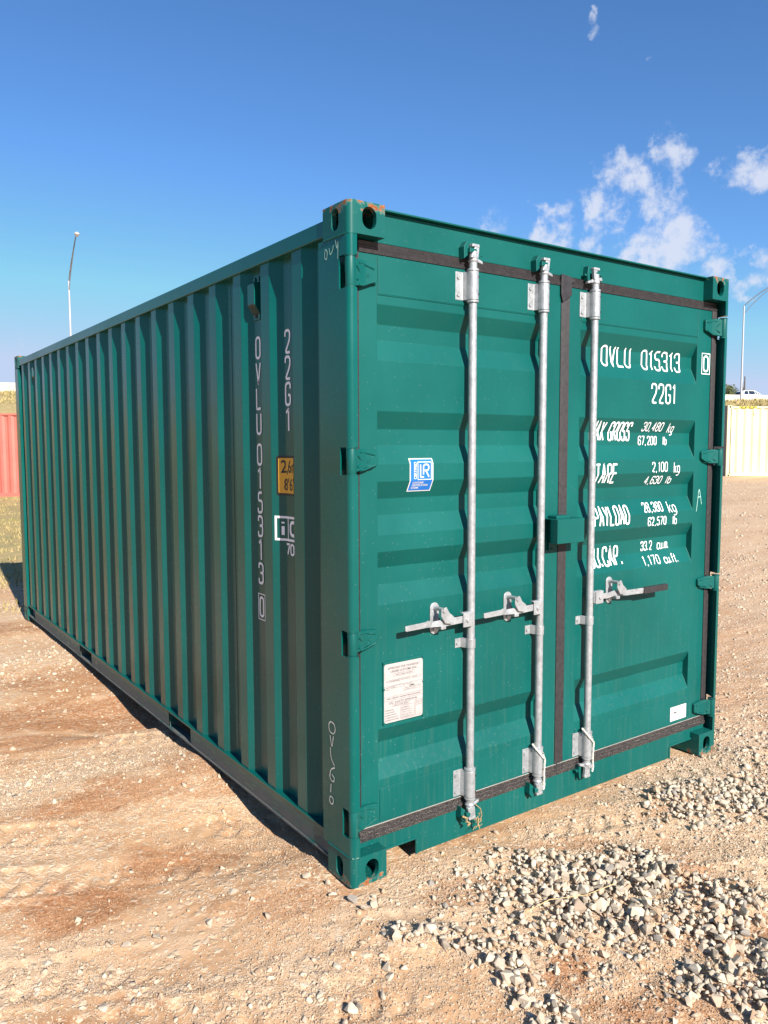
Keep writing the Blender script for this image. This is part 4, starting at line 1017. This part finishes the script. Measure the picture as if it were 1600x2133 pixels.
def arr(me):
    v = np.empty(len(me.vertices) * 3, np.float32); me.vertices.foreach_get('co', v)
    f = np.array([tuple(p.vertices) for p in me.polygons if len(p.vertices) == 3]); return v.reshape(-1, 3).astype(float), f
bigA = [arr(m_) for m_ in big_v]; smallA = [arr(m_) for m_ in small_v]; tinyA = [arr(m_) for m_ in tiny_v]
def scatter():
    """(x, y, size, lift) of all stones in the yard"""
    out = []
    # heaps
    N = 36000; x = RNG.uniform(-.4, 4.6, N); y = RNG.uniform(-2.0, .6, N); h = heaps(x, y)
    k = RNG.random(N) < (h ** 1.3) * np.where(x < 2.6, .95, .35); x, y, h = x[k], y[k], h[k]
    s = np.clip(RNG.lognormal(-3.62, .38, len(x)), .010, .060) * (.66 + .42 * h)
    out.append(np.stack([x, y, s, (RNG.random(len(x)) * .024 - .006) * h - (1 - h) * s * .25, (1 - h) * .5 * RNG.random(len(x))], 1))
    # trodden-in stones all over the yard, denser in the bands
    for N, (xa, xb, ya, yb), mu, sg, lo, hi, cov in ((120000, (-1.7, 3.2, -1.9, 3.2), -4.62, .48, .004, .026, .95), (30000, (-1.7, 4.2, -1.9, 4.0), -3.90, .42, .011, .055, .65),
                                                    (46000, (2.0, 9.5, -1.6, 6.0), -3.85, .40, .010, .050, .9), (9000, (-2.2, .3, 3.0, 9.0), -3.6, .35, .015, .055, .8), (16000, (6, 24, 0, 14), -3.1, .3, .03, .09, .7)):
        x = RNG.uniform(xa, xb, N); y = RNG.uniform(ya, yb, N); p = .24 + .76 * spill(x, y)
        near_h = heaps(x, y); p = np.maximum(p, near_h * .9) * cov
        cl_ = .15 + 2.4 * np.clip(fbm(x * 2.3 + 7, y * 3.4, 3) + .42, 0, 1) ** 2; p = p * (1 - .6 * damp(x, y)) * np.where(((x > .15) & (y < .05)) | (x > 2.4), np.maximum(cl_, .62), cl_)
        k = RNG.random(N) < p; x, y = x[k], y[k]
        s = np.clip(RNG.lognormal(mu, sg, len(x)), lo, hi)
        out.append(np.stack([x, y, s, -s * RNG.uniform(.16, .42, len(x)), np.clip(1 - 1.5 * near_h[k], 0, 1) * RNG.uniform(.4, 1, len(x)) * np.where((x > 2) | ((x > .1) & (y < 0)), .45, 1)], 1))
    # grit: the crumbs that cover the ground close to the camera
    N = 460000; x = RNG.uniform(-1.5, 2.5, N); y = RNG.uniform(-1.6, 2.3, N)
    rx, ry = x - CP.x, y - CP.y; dp = rx * Rf.x + ry * Rf.y; lat = (rx * Rr.x + ry * Rr.y) / np.maximum(dp, .1)
    k = (dp > 1.3) & (dp < 4.6) & (np.abs(lat) < .62) & ~((x > .02) & (x < 2.4) & (y > .05)); x, y = x[k], y[k]
    g_ = np.clip(.52 + 1.5 * fbm(x * 3.1 + 11, y * 3.1 + 4, 3), .10, 1.0); k = RNG.random(len(x)) < g_; x, y = x[k], y[k]
    s = np.clip(RNG.lognormal(-5.0, .36, len(x)), .0035, .015); dm_ = damp(x, y)
    out.append(np.stack([x, y, s, -s * RNG.uniform(.05, .3, len(x)), np.where(dm_ > .35, 1 + dm_, RNG.uniform(.55, 1, len(x)))], 1))
    # flat rubble trodden into the pale bands beside the long wall
    N = 20000; x = RNG.uniform(-1.7, .35, N); y = RNG.uniform(-.9, 5.2, N); k = RNG.random(N) < .75 * np.clip(bands(x, y), 0, 1) ** 1.3 * np.clip(.3 + 1.6 * (fbm(x * 3 + 2, y * 3, 3) + .3), 0, 1); x, y = x[k], y[k]
    s = np.clip(RNG.lognormal(-3.75, .42, len(x)), .010, .06); out.append(np.stack([x, y, s, -s * RNG.uniform(.22, .40, len(x)), RNG.uniform(.1, .65, len(x))], 1))
    # a few bigger lumps lying about
    x = RNG.uniform(-1.3, 2.8, 90); y = RNG.uniform(-1.4, 2.4, 90); s = RNG.uniform(.030, .055, 90)
    out.append(np.stack([x, y, s, -s * .18, 0 * x + .4], 1))
    for q in ((-.16, -.47, .042), (-.23, -.53, .036), (-.10, -.47, .034), (-.35, -.53, .05), (-.39, -.56, .034), (-.15, -.44, .05), (0.02, -.12, .045), (0.05, -.07, .03), (-.03, -.05, .05), (-.08, .02, .045), (-.05, .10, .04), (-.10, .18, .05), (.10, -.06, .035), (-.02, -.12, .055)):
        out.append(np.array([[q[0], q[1], q[2], 0.0, .2]]))
    a = np.concatenate(out)
    inside = (a[:, 0] > .03) & (a[:, 0] < 2.40) & (a[:, 1] > .06) & (a[:, 1] < 6.0)
    post_ = (a[:, 0] > -.03) & (a[:, 0] < .19) & (a[:, 1] > -.03) & (a[:, 1] < .2)
    a = a[~inside & ~post_]
    return a
ST = scatter()
zz_ = H(ST[:, 0], ST[:, 1]) + ST[:, 2] * .22 + ST[:, 3]
rel = np.stack([ST[:, 0], ST[:, 1], zz_], 1) - np.array(CP)
dep_ = rel @ np.array(Rf); pxs = 800 + 1645 * (rel @ np.array(Rr)) / np.maximum(dep_, .1); pys = 1066 - 1645 * (rel @ np.array(Ru)) / np.maximum(dep_, .1)
seen = (dep_ > .5) & (pxs > 5) & (pxs < 1595) & (pys > 900) & (pys < 2128)
# keep only what a step to either side could show
wide = (dep_ > .3) & (pxs > -700) & (pxs < 2300) & (pys < 2600)
size_px = np.where(seen, ST[:, 2] / np.maximum(dep_, .1), 0)
order = np.argsort(-size_px); chosen = set(order[:300].tolist())
def rots(n):
    q = RNG.normal(size=(n, 4)); q[:, 1:3] *= .55; q /= np.linalg.norm(q, axis=1)[:, None]; w, a, b, c = q.T
    return np.stack([np.stack([1 - 2 * (b * b + c * c), 2 * (a * b - c * w), 2 * (a * c + b * w)], -1), np.stack([2 * (a * b + c * w), 1 - 2 * (a * a + c * c), 2 * (b * c - a * w)], -1), np.stack([2 * (a * c - b * w), 2 * (b * c + a * w), 1 - 2 * (a * a + b * b)], -1)], 1)
RT = rots(len(ST)); VV, FF, TT, SS = [], [], [], []; off = 0
var_big = RNG.integers(0, len(bigA), len(ST)); var_sm = RNG.integers(0, len(smallA), len(ST)); tone = RNG.random(len(ST))
rest = np.array([i for i in range(len(ST)) if i not in chosen and wide[i]])
for lo_, hi_, bank, var in ((.020, 9, bigA, var_big), (.0095, .020, smallA, var_sm), (0, .0095, tinyA, var_sm)):
    sel = rest[(ST[rest, 2] > lo_) & (ST[rest, 2] <= hi_)]
    for k, (v, f) in enumerate(bank):
        ids = sel[var[sel] == k]
        if len(ids) == 0: continue
        P = np.einsum('nij,vj->nvi', RT[ids], v) * ST[ids, 2][:, None, None] + np.stack([ST[ids, 0], ST[ids, 1], zz_[ids]], 1)[:, None, :]
        n = len(ids); VV.append(P.reshape(-1, 3)); FF.append((f[None] + (np.arange(n) * len(v))[:, None, None]).reshape(-1, 3) + off); off += n * len(v)
        TT.append(np.repeat(tone[ids], len(v))); SS.append(np.repeat(ST[ids, 4], len(v)))
VV = np.concatenate(VV); FF = np.concatenate(FF); TT = np.concatenate(TT)
gme = bpy.data.meshes.new('gravel'); gme.vertices.add(len(VV)); gme.vertices.foreach_set('co', VV.ravel().astype(np.float32))
gme.loops.add(FF.size); gme.loops.foreach_set('vertex_index', FF.ravel().astype(np.int32)); gme.polygons.add(len(FF)); gme.polygons.foreach_set('loop_start', (np.arange(len(FF)) * 3).astype(np.int32)); gme.update()
at = gme.attributes.new('tone', 'FLOAT', 'POINT'); at.data.foreach_set('value', TT.astype(np.float32))
at = gme.attributes.new('soil', 'FLOAT', 'POINT'); at.data.foreach_set('value', np.concatenate(SS).astype(np.float32))
gravel = link('gravel', gme, STONE); tag(gravel, 'pale crushed gravel heaped and trodden into the dirt', 'gravel', kind='stuff')
for me in big_v:
    me.materials.append(STONE); a_ = me.attributes.new('tone', 'FLOAT', 'POINT'); a_.data.foreach_set('value', np.zeros(len(me.vertices), np.float32)); a_ = me.attributes.new('soil', 'FLOAT', 'POINT'); a_.data.foreach_set('value', np.full(len(me.vertices), .12, np.float32))
for i in sorted(chosen):
    o = bpy.data.objects.new('stone', big_v[var_big[i]]); COL.objects.link(o); o.parent = ground
    mt = Matrix([list(RT[i][r_]) + [0] for r_ in range(3)] + [[0, 0, 0, 1]])
    o.matrix_local = Matrix.Translation((ST[i, 0], ST[i, 1], zz_[i])) @ mt @ Matrix.Scale(float(ST[i, 2]), 4)

# a long straw across the gravel
sp_ = [(0.40, -0.52), (0.52, -0.53), (0.66, -0.58), (0.80, -0.60)]
tag(MB().tube([(a, b, float(H(np.array([a]), np.array([b]))[0]) + .034 + .006 * (i % 2)) for i, (a, b) in enumerate(sp_)], .0016, 6).build('straw', simple('dry_straw', (.50, .36, .17), .8), None, smooth=True), 'long thin dry straw lying across the big gravel patch', 'straw')

# ------------------------------------------------------------------ dry grass
def grass():
    pts = []
    x = RNG.uniform(-1.5, 7.0, 26000); y = RNG.uniform(6.4, 23.0, 26000)
    k = (fbm(x * 1.3, y * 1.3, 3) > -.12) & (y + fbm(x * .8, y * .8, 3) * 1.6 - np.maximum(x - 4, 0) * 3 > 7.0)
    pts.append(np.stack([x[k], y[k], RNG.uniform(.03, .085, k.sum()), RNG.uniform(.006, .012, k.sum())], 1))
    # tufts on the embankment under the highway wall
    t = RNG.uniform(-25, 125, 16000); d = RNG.uniform(.6, 16, 16000) ** 1.0
    px = HP[0] + HD[0] * t + HN[0] * d; py = HP[1] + HD[1] * t + HN[1] * d
    pts.append(np.stack([px, py, RNG.uniform(.12, .42, len(t)) * np.where(d < 2, 1.5, 1), RNG.uniform(.05, .12, len(t))], 1))
    a = np.concatenate(pts); z = H(a[:, 0], a[:, 1]); n = len(a)
    ang = RNG.uniform(0, 6.28, n); ln = RNG.uniform(-.6, .6, (n, 2)) * a[:, 2][:, None]
    dx = np.cos(ang) * a[:, 3]; dy = np.sin(ang) * a[:, 3]
    V = np.stack([np.stack([a[:, 0] - dx, a[:, 1] - dy, z - .005], 1), np.stack([a[:, 0] + dx, a[:, 1] + dy, z - .005], 1), np.stack([a[:, 0] + ln[:, 0], a[:, 1] + ln[:, 1], z + a[:, 2]], 1)], 1).reshape(-1, 3)
    F = np.arange(3 * n).reshape(-1, 3)
    me = bpy.data.meshes.new('dry_grass'); me.from_pydata(V.tolist(), [], F.tolist())
    at = me.attributes.new('tone', 'FLOAT', 'POINT'); at.data.foreach_set('value', np.repeat(RNG.random(n), 3).astype(np.float32))
    t_ = NT('dry_grass_blades'); k_ = t_.new('ShaderNodeAttribute', attribute_name='tone').outputs['Fac']; big_ = t_.noise(.35, 4)
    c = t_.mix(k_, (0.44, 0.33, 0.155), (0.30, 0.245, 0.10)); c = t_.mix(t_.rng(big_, .5, .68, 0, .5), c, (0.17, 0.19, 0.06))
    t_.col(c); t_.rough(.9); t_.p.inputs['Specular IOR Level'].default_value = .1
    o = link('dry_grass', me, t_.m); tag(o, 'short straw-coloured grass behind the green container and on the bank', 'grass', kind='stuff')
grass()

# ------------------------------------------------------------------ containers in the distance
def old_paint(name, c, worn, rustc=(0.16, 0.05, 0.02)):
    t = NT(name); n = t.noise(1.3, 4); w = t.noise(7, 5, .6, stretch=(2, 2, .25))
    cc = t.mix(t.rng(n, .3, .7), tuple(x * .9 for x in c), tuple(min(1, x * 1.08) for x in c)); cc = t.mix(t.rng(w, .55, .8, 0, worn), cc, tuple(x * .55 for x in c))
    r = t.noise(12, 5, .65); cc = t.mix(t.rng(r, .69, .74, 0, worn * 1.4), cc, rustc); t.col(cc); t.rough(.55); return t.m
def far_container(label, pos, rz, mat, dark, first, extras):
    root = empty('shipping_container', pos, rz); tag(root, label, 'container', 'containers in the yard')
    P, _ = corr_y(.15, L - .15, first, .2815, .078, .067)
    # its long side is the plane y=0 of its own frame, x from 0 to L
    wall_mesh('side_panel', P, lambda u, d: (u, .016 + d), .15, 2.49).build('side_panel', mat, root)
    wall_mesh('side_panel', P, lambda u, d: (u, W - .016 - d), .15, 2.49).build('side_panel', mat, root)
    Q, _ = corr_y(.12, W - .12, .45, .2815, .078, .067)
    wall_mesh('end_panel', Q, lambda u, d: (.02 + d, u), .15, 2.49).build('end_panel', mat, root)
    wall_mesh('end_panel', Q, lambda u, d: (L - .02 - d, u), .15, 2.49).build('end_panel', mat, root)
    for y0 in (.004, W - .066): 
        MB().box(.17, L - .17, y0, y0 + .062, 2.488, 2.552).build('top_rail', mat, root, bevel=.005)
        MB().box(.17, L - .17, y0, y0 + .062, .03, .152).build('bottom_rail', mat, root, bevel=.005)
    for x0 in (.004, L - .066):
        MB().box(x0, x0 + .062, .17, W - .17, 2.488, 2.552).build('end_rail', mat, root); MB().box(x0, x0 + .062, .17, W - .17, .03, .152).build('end_rail', mat, root)
    for x0 in (0, L - .12):
        for y0 in (0, W - .12): MB().box(x0, x0 + .12, y0, y0 + .12, .117, 2.474).build('corner_post', mat, root, bevel=.012)
    MB().box(.05, L - .05, .05, W - .05, 2.535, 2.55).build('roof', mat, root)
    for sx in (0, 1):
        for sy in (0, 1):
            for sz in (0, 1):
                me = mirrored(cast_me, 1 - 2 * sx, 1 - 2 * sy, 1 - 2 * sz, (sx * L, sy * W, sz * HT)); me.materials.clear(); link('corner_casting', me, mat, root)
    for k, x0 in enumerate(extras):
        MB().prism([(-.002, 2.36), (.018, 2.36), (.052, 2.40), (.052, 2.20), (.018, 2.22), (-.002, 2.24)], x0, x0 + .07, 'x').build('ventilator', mat, root)
    return root
red = old_paint('red_container_paint', (0.47, 0.125, 0.095), .5)
yel = old_paint('cream_container_paint', (0.74, 0.66, 0.36), .25)
def Zg(x, y): return float(H(np.array([x]), np.array([y]))[0])
ar = math.atan2(-.377, .531)
rb = Vector((3.25, 23.45)); rd = Vector((math.cos(ar), math.sin(ar)))
rp = rb - rd * 3.4
far_container('faded red corrugated container standing on dry grass behind the green one', (rp.x, rp.y, .205), ar, red, None, .40, [.8, 4.6])
yaw = math.atan2(-.932, 1.314)
yc_ = far_container('pale cream yellow container across the gravel yard below the highway wall', (25.25, 13.84, .60), yaw, yel, None, .47, [.95, 3.4, 5.0])
MB().box(-.012, .0, .02, W - .02, .02, 2.57).build('shaded_end_door', simple('painted_end_shade', (.16, .14, .13), .6), yc_)  # door end out of the sun: its shade is put into the grey
MB().box(.42, 1.05, -.003, .004, 2.49, 2.55).build('height_mark', simple('yellow_mark', (.50, .40, .02), .5), yc_)
for k in range(4):
    x0 = .46 + .145 * k
    MB().prism([(x0, 2.497), (x0 + .05, 2.497), (x0 + .09, 2.543), (x0 + .04, 2.543)], -.006, -.0031, 'y').build('mark_stripe', MAT['black'], yc_)

# ------------------------------------------------------------------ highway wall
def conc():
    t = NT('highway_concrete'); n = t.noise(.5, 5); n2 = t.noise(3, 4, stretch=(1, 1, .2))
    c = t.mix(t.rng(n, .3, .7), (.50, .44, .355), (.60, .54, .45)); c = t.mix(t.rng(n2, .55, .8, 0, .25), c, (.38, .31, .25)); t.col(c); t.rough(.85); return t.m
CONC = conc()
wall = empty('highway_wall', (HP[0], HP[1], 8.3), math.atan2(HD[1], HD[0])); tag(wall, 'long pale concrete parapet along the raised highway on the skyline', 'wall')
SEG = 7.5
for k in range(-5, 20):
    t0 = k * SEG; dz = -.00255 * t0
    m = MB(); m.prism([(-.10, -.6), (.32, -.6), (.26, 1.30 + dz), (-.04, 1.30 + dz)], t0 + .02, t0 + SEG - .02, 'x')
    o = m.build('wall_panel', CONC, wall)
# ------------------------------------------------------------------ street lamps
def lamp(label, base, h, arm, group):
    r = empty('street_lamp', base); tag(r, label, 'street lamp', group)
    st = simple('lamp_steel', (.42, .43, .46), .5, .3, .06)
    MB().tube([(0, 0, -.5), (0, 0, h * .5), (0, 0, h)], [.15, .125, .10], 12).build('pole', st, r, smooth=True)
    MB().lathe([(.22, -.1), (.22, .25), (.16, .3)], 0, 0, 12).build('base_collar', st, r)
    A = Vector(arm); dk = simple('lamp_arm_steel', (.20, .20, .22), .5, .2, .06)
    p = lambda t, z: (A.x * t, A.y * t, h - z * (1 - t) ** 1.5 + A.z * (t ** .82))
    MB().tube([p(t, .05) for t in np.linspace(0, 1, 9)], [.06] * 8 + [.045], 8).build('upper_arm', dk, r, smooth=True)
    MB().tube([p(t, 1.15) for t in np.linspace(0, .86, 8)], .045, 8).build('lower_arm', dk, r, smooth=True)
    for t in (.25, .5): MB().tube([p(t, .05), p(t, 1.15)], .03, 6).build('strut', dk, r)
    e = Vector(p(1, .05)); u = Vector((A.x, A.y, 0)).normalized()
    hd = MB(); n = 14
    hd.lathe([(.08, e.z - .20), (.20, e.z - .18), (.30, e.z - .06), (.27, e.z + .02), (.12, e.z + .08), (.05, e.z + .16)], e.x + u.x * .25, e.y + u.y * .25, 14)
    hdo = hd.build('lamp_head', simple('lamp_head_grey', (.50, .48, .46), .5), r, smooth=True)
    MB().lathe([(.10, e.z - .32), (.14, e.z - .28), (.14, e.z - .205)], e.x + u.x * .2, e.y + u.y * .2, 12).build('lens', simple('lamp_lens', (.45, .30, .22), .3), hdo, smooth=True)
lamp('slim steel street lamp with curved arm rising above the roof of the green container', (22.08, 92.3, 8.15), 12.4, (-0.15, -4.4, 4.2), 'highway street lamps')
lamp('steel street lamp with forked truss arm standing above the cream container', (105.0, 60.3, 7.4), 14.0, (2.0, -5.0, 3.6), 'highway street lamps')

# ------------------------------------------------------------------ car on the highway
def car():
    u = Vector((HD[0], HD[1])); nr = Vector((-HN[0], -HN[1]))
    corner = Vector((111.9, 65.0)); 
    dpt = 121.0; dirv = Rf + Rr * ((1548 - 800) / 1645.25) + Ru * ((1066.5 - 822) / 1645.25); cpt = CP + dirv * dpt
    c2 = Vector((cpt.x, cpt.y)) + u * 2.05 + nr * .93
    r = empty('suv', (c2.x, c2.y, 8.66), math.atan2(u.y, u.x)); tag(r, 'white estate car with dark windows passing behind the highway wall', 'car')
    wp = simple('white_car_paint', (.70, .72, .74), .25, 0, .02); gl = simple('car_glass', (.02, .03, .045), .08, 0, .05); bk = simple('car_trim', (.02, .02, .02), .6)
    # body shell: rows of side points (x, z) and half widths
    low = [(-2.30, .55), (-2.28, .95), (-1.2, 1.02), (0.6, 1.00), (1.25, .98), (2.15, .82), (2.30, .60)]
    body = MB(); hw = [.80, .90, .93, .93, .92, .86, .74]
    n = len(low); vs = []
    for sgn in (-1, 1):
        vs += [(x, sgn * w, z) for (x, z), w in zip(low, hw)] + [(x, sgn * w * .97, .28) for (x, z), w in zip(low, hw)]
    fs = []
    for i in range(n - 1):
        fs += [(i, i + 1, n + i + 1, n + i), (2 * n + i, 3 * n + i, 3 * n + i + 1, 2 * n + i + 1), (i, 2 * n + i, 2 * n + i + 1, i + 1), (n + i, n + i + 1, 3 * n + i + 1, 3 * n + i)]
    fs += [(0, n, 3 * n, 2 * n), (n - 1, 3 * n - 1, 4 * n - 1, 2 * n - 1)]
    body.add(vs, fs); b = body.build('body', wp, r, bevel=.05, seg=3)
    top = [(-2.18, 1.0), (-1.95, 1.50), (-1.60, 1.66), (-.6, 1.72), (.15, 1.66), (.75, 1.36), (1.28, 1.0)]; tw = [.86, .74, .70, .68, .68, .74, .86]
    g = MB(); n = len(top); vs = [(x, -w, z) for (x, z), w in zip(top, tw)] + [(x, w, z) for (x, z), w in zip(top, tw)]
    base_i = 0
    fs = [(i, n + i, n + i + 1, i + 1) for i in range(n - 1)] + [(0, n - 1, 2 * n - 1, n)]
    # side faces as fans between roof line and the belt
    vs += [(x, -.90, 1.0) for x, _ in top] + [(x, .90, 1.0) for x, _ in top]
    fs += [(i, i + 1, 2 * n + i + 1, 2 * n + i) for i in range(n - 1)] + [(n + i, 3 * n + i, 3 * n + i + 1, n + i + 1) for i in range(n - 1)]
    g.add(vs, fs); g.build('cabin', wp, b, bevel=.03)
    def side_win(xs, sgn):
        q = []
        for x, t in xs:
            zt = np.interp(x, [p[0] for p in top], [p[1] for p in top]); wt = np.interp(x, [p[0] for p in top], tw); z = 1.04 + (zt - .09 - 1.04) * t
            k = (z - 1.0) / (zt - 1.0); q.append((x, sgn * (.90 + (wt - .90) * k + .012), z))
        MB().add(q, [tuple(range(len(q)))]).build('side_window', gl, b)
    for sgn in (-1, 1):
        side_win([(-1.75, .0), (-1.05, 0), (-1.05, 1), (-1.55, 1), (-1.82, .45)], sgn); side_win([(-.95, 0), (.10, 0), (.10, 1), (-.95, 1)], sgn); side_win([(.2, 0), (1.05, 0), (.62, .95), (.2, 1)], sgn)
        MB().tube([(-1.6, sgn * .66, 1.70), (-.6, sgn * .64, 1.765), (.05, sgn * .64, 1.70)], .02, 6).build('roof_rail', bk, b)
    MB().add([(-2.20, -.74, 1.06), (-2.20, .74, 1.06), (-2.0, .66, 1.46), (-2.0, -.66, 1.46)], [(0, 1, 2, 3)]).build('rear_window', gl, b)
    MB().add([(1.27, -.76, 1.04), (1.27, .76, 1.04), (.32, .62, 1.62), (.32, -.62, 1.62)], [(0, 1, 2, 3)]).build('windscreen', gl, b)
    for x in (-1.4, 1.42):
        for sgn in (-1, 1):
            w = MB().tube([(x, sgn * .72, .34), (x, sgn * .95, .34)], .34, 18).build('wheel', bk, r, smooth=True)
            MB().tube([(x, sgn * .951, .34), (x, sgn * .965, .34)], .21, 14).build('rim', simple('rim_alloy', (.5, .5, .5), .3, .6), w)
    for sgn in (-1, 1):
        MB().box(-2.31, -2.22, sgn * .80 - .08, sgn * .80 + .08, .80, 1.05).build('tail_light', simple('tail_red', (.3, .01, .01), .2), b)
        MB().box(2.14, 2.28, sgn * .62 - .14, sgn * .62 + .14, .64, .78).build('headlight', simple('lamp_glass', (.6, .62, .65), .1), b)
car()
# ------------------------------------------------------------------ tree and utility pole beyond the highway
def tree(label, base, h, rx, seed, n=2600):
    r = empty('tree', base); tag(r, label, 'tree'); rg = np.random.default_rng(seed)
    bark = simple('bark', (.10, .075, .055), .9); tr = MB().tube([(0, 0, -.3), (.1, 0, h * .3), (0, .1, h * .62)], [.28, .2, .09], 9)
    for k in range(7):
        a = rg.uniform(0, 6.28); z0 = h * rg.uniform(.28, .5); tr.tube([(0, 0, z0), (rx * .35 * math.cos(a), rx * .35 * math.sin(a), z0 + h * .18), (rx * .7 * math.cos(a), rx * .7 * math.sin(a), z0 + h * .3)], [.09, .06, .02], 6)
    tr.build('trunk', bark, r, smooth=True)
    cl = []
    for k in range(26):
        a = rg.uniform(0, 6.28); q = math.sqrt(rg.random()); cl.append((rx * .85 * q * math.cos(a), rx * .85 * q * math.sin(a), h * rg.uniform(.42, .95 - .35 * q * q), rg.uniform(.5, 1.0) * rx * .32))
    V, F, T = [], [], []
    for i in range(n):
        c = cl[rg.integers(len(cl))]; p = rg.normal(size=3); p /= np.linalg.norm(p); p = np.array(c[:3]) + p * c[3] * rg.random() ** .4
        a, b = rg.normal(size=3), rg.normal(size=3); s = rg.uniform(.09, .2); a = a / np.linalg.norm(a) * s; b = b / np.linalg.norm(b) * s
        o = len(V); V += [p - a, p + b, p + a, p - b]; F.append((o, o + 1, o + 2, o + 3)); T += [rg.random()] * 4
    me = bpy.data.meshes.new('crown'); me.from_pydata([tuple(v) for v in V], [], F); at = me.attributes.new('tone', 'FLOAT', 'POINT'); at.data.foreach_set('value', np.array(T, np.float32))
    t = NT('leaves'); k = t.new('ShaderNodeAttribute', attribute_name='tone').outputs['Fac']; t.col(t.mix(k, (.055, .085, .025), (.15, .15, .06))); t.rough(.7)
    link('crown', me, t.m, r)
tree('bushy olive green tree showing above the highway wall beside the green container', (139.2, 83.6, 8.2), 5.6, 3.4, 5)
up = empty('utility_pole', (132.4, 75.8, 8.2)); tag(up, 'thin wooden utility pole with a dark transformer behind the white car', 'pole')
wd = simple('pole_wood', (.10, .085, .075), .9)
MB().tube([(0, 0, 0), (-.05, 0, 5.9)], [.16, .10], 10).build('pole', wd, up, smooth=True)
MB().tube([(-.05, 0, 5.2), (-.35, .2, 4.3)], .04, 6).build('transformer_bracket', wd, up)
MB().lathe([(.22, 3.4), (.26, 3.45), (.26, 4.2), (.2, 4.28)], -.35, .2, 14).build('transformer', simple('transformer_grey', (.06, .06, .065), .5), up, smooth=True)
